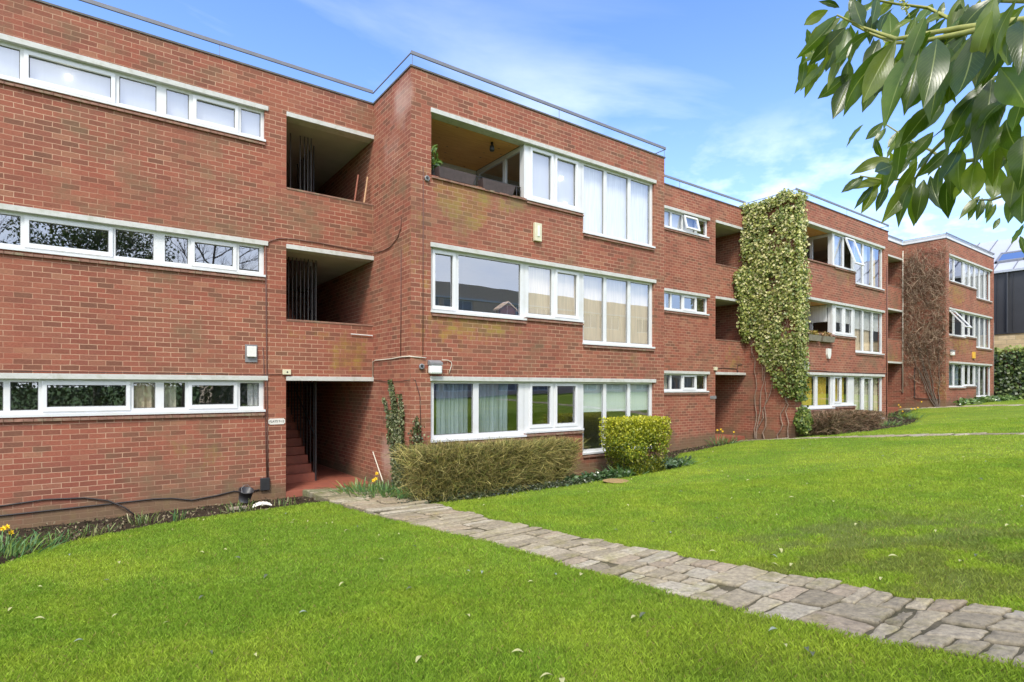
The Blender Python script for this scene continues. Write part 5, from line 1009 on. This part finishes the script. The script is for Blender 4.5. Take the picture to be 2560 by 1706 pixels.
box_thing('sign', 'dark plate on the pier of the second entrance', 'sign', 17.05, YR, -.42, .34, .02, .11, GREYP)
def cable(label, pts, r, m, cat='cable', group='cables on the walls'):
    b = MB().tube(pts, r, 6); o = b.build('cable', m, None, smooth=True, uv=False); return tag(o, label, cat, group)
e = YR-.015
cable('twin brown cable running down the pier left of the entrance stair', [(2.61, e, 2.7), (2.62, e, 1.5), (2.635, e, .2), (2.645, e, -1.0), (2.66, e, -1.8)], .011, BROWNC)
cable('thinner brown cable just left of the twin brown one on the pier', [(2.56, e, .75), (2.585, e, .2), (2.60, e, -.4), (2.615, e, -1.0), (2.635, e, -1.82)], .008, BROWNC)
cable('thin cable looping over the middle landing parapet and down the bay flank', [(2.61, e, 2.7), (2.68, e, 2.82), (2.85, e, 2.90), (3.1, e, 2.93), (3.66, e, 2.93), (4.33, e, 2.90), (4.75, e, 2.88), (4.79, e-.02, 2.88), (4.795, 11.5, 2.86), (4.795, 11.19, 2.83), (4.795, 10.85, 2.84), (4.795, 10.5, 2.95), (4.795, 10.35, 3.1), (4.795, 10.32, 3.32)], .009, BROWNC)
cable('thin upright conduit down the flank of the nearest bay', [(4.795, 10.33, 2.7), (4.795, 10.33, 1.5), (4.795, 10.34, .58)], .008, BROWNC)
cable('black cable looping low along the wall into the soil', [(-3, e, -1.92), (-1.24, e, -1.86), (-.71, e, -1.82), (-.2, e, -1.85), (.12, e-.01, -1.93), (.35, e-.04, -2.07), (.52, e-.08, -2.24)], .013, CABD)
cable('black cable sagging low along the wall to the meter box', [(-3, e, -2.05), (-1.24, e, -2.01), (-.51, e, -2.0), (.29, e, -1.99), (.75, e, -1.98), (1.05, e, -2.0), (1.36, e, -2.07), (1.75, e, -2.03), (2.05, e, -1.98), (2.3, e, -2.02), (2.5, e, -2.0)], .013, CABD)
cable('pale cable pinned along the top of the lowest window lintel', [(-6, e-.01, .235), (-1.2, e-.01, .225), (.5, e-.01, .222), (1.8, e-.01, .224), (2.5, e, .215), (2.93, e, .235)], .006, CABD)
cable('white conduit running from the entrance corner to the floodlight', [(4.79, e-.01, .2), (4.79, e-.02, .53), (4.79, 11.6, .555), (4.795, 10.8, .555), (4.795, 10.3, .575), (4.795, YF, .57), (4.9, YF-.012, .56), (5.12, YF-.03, .55)], .012, CABW)
cable('white cable drooping from the right side of the floodlight', [(5.46, YF-.04, .52), (5.6, YF-.02, .52), (5.68, YF-.015, .49), (5.70, YF-.015, .44), (5.66, YF-.015, .33), (5.64, YF-.01, .26)], .008, CABW)
cable('thin dark cable crossing the flank above the ivy strand', [(4.795, 11.7, .14), (4.795, 11.0, .09), (4.795, 10.3, .1), (4.795, YF+.02, .12), (4.9, YF-.01, .12), (5.0, YF-.01, -.2), (5.03, YF-.01, -1.2)], .006, CABD)
cable('rusty pipe down the pier at the left of the upper bay window', [(5.06, YF-.012, 4.25), (5.06, YF-.012, 2.2), (5.06, YF-.012, .6)], .007, BROWNC)
cable('cable along the lowest lintel of the middle bay', [(19.45, YF-.02, .56), (20.6, YF-.02, .58), (22, YF-.02, .52), (24, YF-.02, .54), (26.3, YF-.02, .56)], .012, CABD)
cable('dark conduit down the corner of the middle bay', [(26.25, YF-.02, 5.0), (26.25, YF-.02, 2), (26.25, YF-.02, -1.3)], .02, BROWNC)
cable('white cable along the second landing parapet beside the ivy', [(17.2, e, .62), (17.6, e, .66), (18.4, e, .64), (18.5, e, .5), (18.5, e, .78), (18.8, e, .8)], .010, CABD)
cable('downpipe in the corner of the farthest flank', [(33.0, YR-.03, 6.9), (33.0, YR-.03, 3), (33.0, YR-.03, -.3)], .03, CABW, 'pipe', 'pipes on the walls')
cable('grey downpipe at the right corner of the farthest bay', [(40.5, YF+.05, 3.6), (40.5, YF+.05, 1), (40.5, YF+.05, -.8)], .05, GREYP, 'pipe', 'pipes on the walls')
cable('black conduit running down and along the base of the farthest flank', [(33.0, 11.2, 1.0), (33.0, 11.2, -.55), (33.0, 10.2, -.6)], .02, CABD)
for i, (x, z, lb) in enumerate(((5.14, 4.03, 'round camera beside the balcony of the nearest bay'), (5.03, .38, 'round camera below the white conduit near the bay corner'))):
    t = thing('camera_fitting', lb, 'security camera', (x, YF, z), 'round wall cameras'); MB().lathe((x, YF-.001, z), [(.03, 0), (.055, .01), (.058, .03), (.045, .045), (.03, .04), (.026, .02)], 16, 'Y').build('housing', GREYP, t, smooth=True, uv=False)
    MB().lathe((x, YF-.045, z), [(.022, 0), (.018, .012)], 12, 'Y').build('lens', BLACKM, t, uv=False)
# pole oddments on the landing and by the door
def pole(name, label, cat, a, b, r, m, group=None): o = MB().tube([a, b], r, 8).build(name, m, None, uv=False); return tag(o, label, cat, group)
pole('wooden_pole', 'pale wooden pole leaning in the corner of the top landing', 'pole', (4.60, 11.9, 3.6), (4.72, 11.87, 4.55), .018, plain('pale_wood', (.55, .33, .18), .7), 'poles on the top landing')
pole('wooden_pole', 'red brown pole leaning beside the pale one on the top landing', 'pole', (4.42, 12.0, 3.6), (4.56, 12.0, 4.6), .018, plain('red_wood', (.30, .10, .06), .7), 'poles on the top landing')
pole('white_pole', 'white pole lying sideways under the middle landing parapet', 'pole', (4.3, YR-.03, 1.10), (4.78, YR-.03, 1.09), .011, WHITE)
pole('garden_cane', 'white cane leaning on the flank wall beside the entrance', 'cane', (4.72, 11.0, -1.98), (4.79, 11.72, -1.42), .012, CABW)
# bucket and shell stone by the wall
t = thing('bucket', 'black plastic bucket tipped against the wall below the meter box', 'bucket', (2.2, 11.3, -2.2)); m = MB(); ax = Vector((.1, -.35, .95)).normalized(); u = ax.orthogonal().normalized(); w = ax.cross(u); c = Vector((2.18, 11.45, -2.12)); ring = []
for (r_, h_) in ((.10, 0), (.125, .20), (.135, .202), (.135, .215), (.118, .215), (.09, .02)):
    ring.append(len(m.v)); [m.v.append(tuple(c+ax*h_+(u*math.cos(q*math.pi/10)+w*math.sin(q*math.pi/10))*r_)) for q in range(20)]
for a, b in zip(ring, ring[1:]):
    for q in range(20): m.f.append((a+q, a+(q+1) % 20, b+(q+1) % 20, b+q))
m.f.append(tuple(ring[0]+q for q in range(20))); m.f.append(tuple(ring[-1]+q for q in range(20))); m.build('pail', BLACKM, t, smooth=True, uv=False)
hb = MB().tube([c+ax*.21+u*.13, c+ax*.27+w*.05+u*.09, c+ax*.29+w*.06, c+ax*.27+w*.05-u*.09, c+ax*.21-u*.13], .005, 6); hb.build('handle', GREYP, t, uv=False)
t = MB(); V_, F_ = [], []
for i in range(9):
    for j in range(17):
        a = math.pi*j/16; rr_ = i/8*(.165 if j % 2 else .15); V_.append((2.36-math.cos(a)*rr_*1.05, 10.86+math.sin(a)*rr_*.55-.02, g1(2.36, 10.86)+.02+math.sin(a)*rr_*.5+.05*math.cos(i/8*1.5)*(1 if j % 2 else .85)))
for i in range(8):
    for j in range(16): a = i*17+j; F_.append((a, a+1, a+18, a+17))
t.v, t.f = V_, F_; o = t.build('shell_ornament', plain('shell_white', (.74, .70, .60), .5, .1, 10), None, uv=False); md = o.modifiers.new('thick', 'SOLIDIFY'); md.thickness = .02; tag(o, 'white ribbed shell ornament on the soil in front of the bucket', 'ornament')
t = MB(); t.box(1.85, 2.12, 10.9, 11.02, g1(2, 10.95)+.0, g1(2, 10.95)+.05); o = t.build('stone_edging', plain('edging_stone', (.28, .23, .18), .9, .2, 9), None, bevel=.012, uv=False); tag(o, 'loose flat stone lying on the soil left of the bucket', 'stone')
m = MB().lathe((8.75, 8.35, float(lawn_z(np.array(8.75), np.array(8.35)))+.012), [(.27, 0), (.28, .012), (.25, .02)], 24); o = m.build('drain_cover', plain('rusty_cover', (.30, .20, .08), .8, .3, 14), None, uv=False); tag(o, 'round brown drain cover sunk in the lawn before the nearest bay', 'drain cover')
# balcony troughs, railing, plant
def trough(label, x0, x1, y0, y1, z0, z1, m, group, slope=.03):
    t = thing('planter', label, 'planter', ((x0+x1)/2, y0, z0), group); b = MB(); n = 0; s_ = slope
    b.v += [(x0+s_, y0+s_, z0), (x1-s_, y0+s_, z0), (x1-s_, y1, z0), (x0+s_, y1, z0), (x0, y0, z1), (x1, y0, z1), (x1, y1, z1), (x0, y1, z1), (x0+.02, y0+.02, z1), (x1-.02, y0+.02, z1), (x1-.02, y1-.02, z1), (x0+.02, y1-.02, z1)]
    b.f += [(0, 3, 2, 1), (0, 1, 5, 4), (1, 2, 6, 5), (2, 3, 7, 6), (3, 0, 4, 7), (4, 5, 9, 8), (5, 6, 10, 9), (6, 7, 11, 10), (7, 4, 8, 11)]; b.build('trough', m, t, uv=False)
    b = MB(); b.quad((x0+.02, y0+.02, z1-.03), (x1-.02, y0+.02, z1-.03), (x1-.02, y1-.02, z1-.03), (x0+.02, y1-.02, z1-.03)); b.build('soil', attrless, t, uv=False); return t
attrless = plain('potting_soil', (.05, .035, .025), .95, .3, 20); TROUGH = plain('brown_plastic', (.085, .06, .058), .55, .2, 14); STONET = plain('stone_trough', (.20, .18, .13), .9, .2, 10)
trough('left brown balcony trough hung on the black railing', 5.36, 6.22, YF-.09, YF+.12, 4.11, 4.31, TROUGH, 'brown balcony troughs', .05); trough('right brown balcony trough next to the white corner post', 6.38, 7.22, YF-.09, YF+.12, 4.09, 4.29, TROUGH, 'brown balcony troughs', .05)
t = thing('balcony_railing', 'thin black railing behind the brown troughs of the top balcony', 'railing', (6.3, YF+.16, 4.16)); m = MB()
m.tube([(5.24, YF+.16, 4.40), (7.54, YF+.16, 4.40)], .012, 6); m.build('handrail', BLACKM, t, uv=False); m = MB()
for k in range(24): x = 5.27+k*.098; m.box(x-.006, x+.006, YF+.154, YF+.166, 4.17, 4.39)
m.build('bars', BLACKM, t, uv=False)
t = thing('potted_plant', 'green leafy plant in the left corner of the top balcony', 'plant', (5.42, YF+.3, 4.2)); r = np.random.default_rng(77); n = 46; P = np.stack([5.34+.10*r.random(n), YF+.02+.28*r.random(n), 4.35+.42*r.random(n)], 1)
addpart('leaves', [ribbons(P, sph(r, n, -.1), .14+.12*r.random(n), .045+.02*r.random(n), 4, [.2, .9, 1, .6, .05], pal(r, n, [(.16, .26, .05), (.26, .36, .09), (.10, .18, .04)], .2), .6, .05, 5)], GLOSSLEAF, t)
MB().lathe((5.4, YF+.2, 4.15), [(.07, 0), (.09, .12), (.09, .14)], 12).build('pot', BLACKM, t, uv=False); MB().tube([(5.4, YF+.2, 4.28), (5.38, YF+.18, 4.5), (5.36, YF+.14, 4.75)], .008, 5).build('stem', STEMG, t, uv=False)
t = thing('spotlight', 'small black spotlight under the pine ceiling of the top balcony', 'light', (6.95, YF+.42, 5.2)); MB().lathe((6.95, YF+.42, 5.24), [(.03, .1), (.03, .03), (.05, .02), (.055, -.06), (.045, -.09)], 14).build('housing', BLACKM, t, smooth=True, uv=False)
a = trough('left stone trough with amber plants on the middle balcony parapet', 19.62, 20.5, YF-.16, YF+.1, 1.60, 1.80, STONET, 'stone balcony troughs'); b = trough('right stone trough with amber plants beside the white corner post', 20.62, 21.5, YF-.16, YF+.1, 1.60, 1.80, STONET, 'stone balcony troughs')
for t_, x0, cs in ((a, 19.85, [(.30, .22, .05), (.40, .26, .05), (.14, .16, .04)]), (b, 20.7, [(.40, .22, .08), (.20, .08, .06), (.32, .24, .10)])):
    n = 120; P = np.stack([x0+.6*r.random(n), YF-.1+.14*r.random(n), 1.80+.12*r.random(n)], 1); addpart('flowers', [leafquads(P, sph(r, n, .6), .07+.05*r.random(n), .04+.02*r.random(n), pal(r, n, cs, .2), .2, 3)], LEAF, t_)
# roofed ornament on the sill of the first floor window
t = thing('sill_ornament', 'little wooden house with pale roof behind the big first floor window', 'ornament', (7.2, YF+.30, 1.56)); m = MB(); x0, x1, y0, y1, z0, z1 = 7.02, 7.42, YF+.19, YF+.36, 1.56, 1.70; m.box(x0, x1, y0, y1, z0, z1)
m.quad((x0, y0, z1), (x1, y0, z1), ((x0+x1)/2, y0, z1+.13)); m.quad((x0, y1, z1), ((x0+x1)/2, y1, z1+.13), (x1, y1, z1)); m.build('body', plain('dark_red_wood', (.12, .035, .025), .5), t, uv=False)
m = MB()
for sx in (-1, 1):
    c = (x0+x1)/2; e1 = c+sx*.26; m.quad((c, y0-.03, z1+.16), (e1, y0-.03, z1-.02), (e1, y1+.03, z1-.02), (c, y1+.03, z1+.16)); m.quad((c, y0-.03, z1+.135), (e1, y0-.03, z1-.045), (e1, y1+.03, z1-.045), (c, y1+.03, z1+.135)); m.quad((c, y0-.03, z1+.16), (e1, y0-.03, z1-.02), (e1, y0-.03, z1-.045), (c, y0-.03, z1+.135))
m.build('roof', plain('pale_roof', (.62, .45, .36), .7, .3, 25), t, uv=False)

# ================================================================== beyond the farthest block
CLAD = plain('dark_cladding', (.035, .036, .040), .5, .12, 1.2, .3); ZINC = plain('zinc_roof', (.42, .44, .48), .45, .05, .6, 0, .5)
def stone_wall_mat():
    m, t, p = mat('sandstone'); uv = N(t, 'ShaderNodeUVMap').outputs[0]; b = N(t, 'ShaderNodeTexBrick'); ln(t, uv, b.inputs['Vector'])
    for k, v in (('Scale', 1), ('Mortar Size', .012), ('Brick Width', .85), ('Row Height', .27)): b.inputs[k].default_value = v
    b.inputs['Color1'].default_value = (0, 0, 0, 1); b.inputs['Color2'].default_value = (1, 1, 1, 1)
    c = RAMP(t, b.outputs['Color'], [(0, (.12, .09, .06)), (.15, (.46, .34, .17)), (.6, (.58, .44, .24)), (1, (.64, .50, .30))]); c = MIX(t, b.outputs['Fac'], c, (.36, .28, .17)); c = MIX(t, 1, c, RAMP(t, NOISE(t, uv, 4, 5, .6), [(.3, (.8, .8, .8)), (.7, (1.15, 1.15, 1.15))]), 'MULTIPLY'); ln(t, c, p.inputs['Base Color']); p.inputs['Roughness'].default_value = .9; return m
t = thing('clad_building', 'dark clad building with pale metal roof and skylight behind the farthest block', 'building', (46, 6, -1)); x = 46.
m = MB(); m.box(x-.08, x+12, -8, 22, -1.6, 3.34); m.build('stone_base', stone_wall_mat(), t); m = MB(); m.box(x, x+12, -8, 22, 3.4, 7.3)
m.build('clad_wall', CLAD, t)
m = MB()
for k in range(38): y = -7.6+.78*k; m.box(x-.035, x, y-.018, y+.018, 3.45, 7.25)
m.box(x-.14, x, -8, 22, 3.345, 3.43); m.build('cladding_seams', CLAD, t)
m = MB(); m.quad((x-.15, -8, 7.32), (x-.15, 22, 7.32), (x+5, 22, 10.3), (x+5, -8, 10.3)); m.quad((x+5, -8, 10.3), (x+5, 22, 10.3), (x+12, 22, 7.3), (x+12, -8, 7.3)); m.box(x-.2, x, -8, 22, 7.2, 7.34); o = m.build('roof', ZINC, t)
m = MB()
for k in range(30): y = -7.7+1.0*k; m.v += [(x-.15, y-.02, 7.33), (x-.15, y+.02, 7.33), (x+5, y+.02, 10.31), (x+5, y-.02, 10.31), (x-.15, y-.02, 7.39), (x-.15, y+.02, 7.39), (x+5, y+.02, 10.37), (x+5, y-.02, 10.37)]; n = len(m.v)-8; m.f += [(n+4, n+5, n+6, n+7), (n, n+4, n+7, n+3), (n+1, n+2, n+6, n+5), (n, n+1, n+5, n+4)]
m.build('roof_seams', RAILM, t)
m = MB(); f = lambda d, y, l: (x-.15+d, y, 7.32+d*(2.98/5.15)+l)
ya, yb, da, db = 9.95, 11.5, 1.15, 2.5
for (p, q, r_, s_) in ((ya, yb, da, da+.12), (ya, yb, db-.12, db), (ya, ya+.12, da, db), (yb-.12, yb, da, db)): m.v += [f(r_, p, .02), f(r_, q, .02), f(s_, q, .02), f(s_, p, .02), f(r_, p, .14), f(r_, q, .14), f(s_, q, .14), f(s_, p, .14)]; n = len(m.v)-8; m.f += [(n+4, n+5, n+6, n+7), (n, n+1, n+5, n+4), (n+1, n+2, n+6, n+5), (n+2, n+3, n+7, n+6), (n+3, n, n+4, n+7)]
sk = m.build('skylight', RAILM, t, uv=False); m = MB(); m.quad(f(da+.1, ya+.1, .1), f(da+.1, yb-.1, .1), f(db-.1, yb-.1, .1), f(db-.1, ya+.1, .1)); gm, gt, gp = mat('skylight_glass'); gp.inputs['Base Color'].default_value = (.72, .78, .85, 1); gp.inputs['Metallic'].default_value = 1; gp.inputs['Roughness'].default_value = .05; m.build('pane', gm, sk, uv=False)
MB().tube([(x-.1, 10.6, 7.2), (x-.1, 10.6, 5), (x-.1, 10.6, 3.4)], .06, 8).build('downpipe', CLAD, t, uv=False)
# ivy clad garden wall
t = thing('ivy_wall', 'ivy smothered garden wall between the farthest block and the dark building', 'ivy', (43.5, 8, -.9)); r = np.random.default_rng(31); n = 16000; y = -6+18*r.random(n); z = -.95+3.4*r.random(n); top = 2.35+.3*(fbm(y, y*0, 1.2, 5)-.5); k = (z < top) & ((y > 2) | (r.random(n) < .5)); y, z, top = y[k], z[k], top[k]; m = len(y)
xx = 43.5-.35*r.random(m)-.25*(fbm(y, z, 1.6, 6)-.3); P = np.stack([xx, y, z], 1); nr = np.tile([-1, -.2, .5], (m, 1))+r.normal(size=(m, 3))*.5; dr = np.cross(nr, r.normal(size=(m, 3))); dr[:, 2] -= .5; dr /= np.linalg.norm(dr, axis=1)[:, None]
cs = pal(r, m, [(.05, .09, .025), (.09, .14, .035), (.035, .06, .02), (.16, .21, .06)], .25); tp = z > top-.3; cs[tp] = pal(r, tp.sum(), [(.22, .28, .06), (.30, .34, .09)], .2)
addpart('leaves', [leafquads(P, dr, .13+.08*r.random(m), .13+.06*r.random(m), cs, .15, 6, nr)], LEAF, t); m = MB(); m.box(43.5, 43.8, -6, 12, -1.3, 2.2); m.build('wall', BRICK, t, stain=stain_fn)

def tree(name, label, x, y, h, cr, seed, n, cs, bare_=False, zb=None, trunk=.16, group=None):
    r = np.random.default_rng(seed); rr = random.Random(seed); zb = g1(x, y)-.1 if zb is None else zb; t = thing(name, label, 'tree', (x, y, zb), group); s = MB(); tips = []
    s.tube([(x, y, zb), (x+.1, y, zb+h*.3), (x-.05, y+.1, zb+h*.55), (x, y, zb+h*.85)], trunk, 8, r1=trunk*.2)
    def br(p, d, L, rad, dep):
        q = [p]; 
        for k in range(4): d = (d+Vector((rr.uniform(-.3, .3), rr.uniform(-.3, .3), rr.uniform(-.1, .25)))).normalized(); q.append(q[-1]+d*L/4)
        s.tube(q, rad, 5, r1=rad*.4, caps=False); tips.extend(q[2:])
        if dep:
            for k in range(4 if bare_ else 3): br(q[rr.randint(2, 4)], (d+Vector((rr.uniform(-.9, .9), rr.uniform(-.9, .9), rr.uniform(-.3, .6)))).normalized(), L*.6, rad*.45, dep-1)
    for k in range(13): z = zb+h*(.25+.6*k/13); a = k*2.4; br(Vector((x, y, z)), Vector((math.cos(a), math.sin(a), .55)).normalized(), cr*(.9-.35*k/13), trunk*.32, 3 if bare_ else 2)
    s.build('trunk', BARK, t, uv=False)
    if not bare_:
        T = np.array([tuple(p) for p in tips]); i = r.integers(0, len(T), n); P = T[i]+r.normal(size=(n, 3))*np.array([.34, .34, .28]); addpart('crown', [leafquads(P, sph(r, n, -.1), .12+.1*r.random(n), .06+.04*r.random(n), pal(r, n, cs, .3), .2, seed)], LEAF, t)
    return t
tree('bare_tree', 'leafless tree whose topmost twigs show above the roof of the nearest bay', 22.5, 23.5, 14.4, 3.2, 5, 0, None, True, -2)
# things that stand behind the camera and show in the window glass
GR_ = [(.05, .085, .025), (.08, .12, .03), (.035, .06, .02), (.12, .16, .05)]
tree('evergreen_tree', 'dark evergreen tree mirrored in the middle strip of windows at left', -.1, -9, 10.6, 3.3, 51, 14000, GR_); tree('bare_tree', 'leafless tree mirrored at the ends of the middle window strip', 5.0, -10.5, 11.5, 3.6, 52, 0, None, True); tree('bare_tree', 'leafless tree mirrored at the left picture edge', -5.5, -11, 11, 3.4, 53, 0, None, True)
t = thing('garden_hedge', 'dark garden hedge mirrored in the lowest strip of windows at left', 'hedge', (0, -8, -1.6)); r = np.random.default_rng(88); n = 16000; x = -8+17*r.random(n); y = -8+.9*(r.random(n)-.5); z = -1.7+3.0*r.random(n)
k = z < 1.0+.5*(fbm(x, x*0, .9, 4)-.5); P = np.stack([x, y, z], 1)[k]; m = len(P); addpart('leaves', [leafquads(P, sph(r, m, .2), .12+.08*r.random(m), .08+.05*r.random(m), pal(r, m, GR_, .3), .2, 8)], LEAF, t)
DGL, _t, _p = mat('dark_pane'); _p.inputs['Base Color'].default_value = (.22, .23, .24, 1); _p.inputs['Roughness'].default_value = .05
t = thing('opposite_block', 'brick flats across the lawn, seen mirrored in the windows of the nearest bay', 'building', (26, -15, -1)); m = MB(); hz = [(9+7.6*i+a, 9+7.6*i+b, z, z+1.25) for i in range(6) for a, b in ((0, 2.6), (2.9, 5.4)) for z in (-.3, 2.3, 4.9)]
panel(m, 'Y', -15., 6, 56, -1.8, 7.3, hz, inward=-1, back=False); m.box(6, 56, -24, -15.2, -1.8, 7.28, 'k'); m.build('wall', plain('tan_brick', (.66, .50, .36), .9, .12, 9), t)
m = MB()
for z in (.98, 3.58, 6.18): m.box(8.6, 53, -15.0, -14.95, z, z+.12)
m.build('lintels', WHITE, t)
for (a, b, c, d) in hz:
    m = MB(); y = -15.1
    for q in (a, a+(b-a)*.33-.04, a+(b-a)*.66-.04, b-.08): m.box(q, q+.08, y-.05, y, c, d)
    m.box(a, b, y-.05, y+.004, c, c+.08); m.box(a, b, y-.05, y+.004, d-.08, d); o = m.build('window', WHITE, t, uv=False); g = MB(); g.quad((a, y-.03, c), (b, y-.03, c), (b, y-.03, d), (a, y-.03, d)); g.build('pane', DGL, o, uv=False)
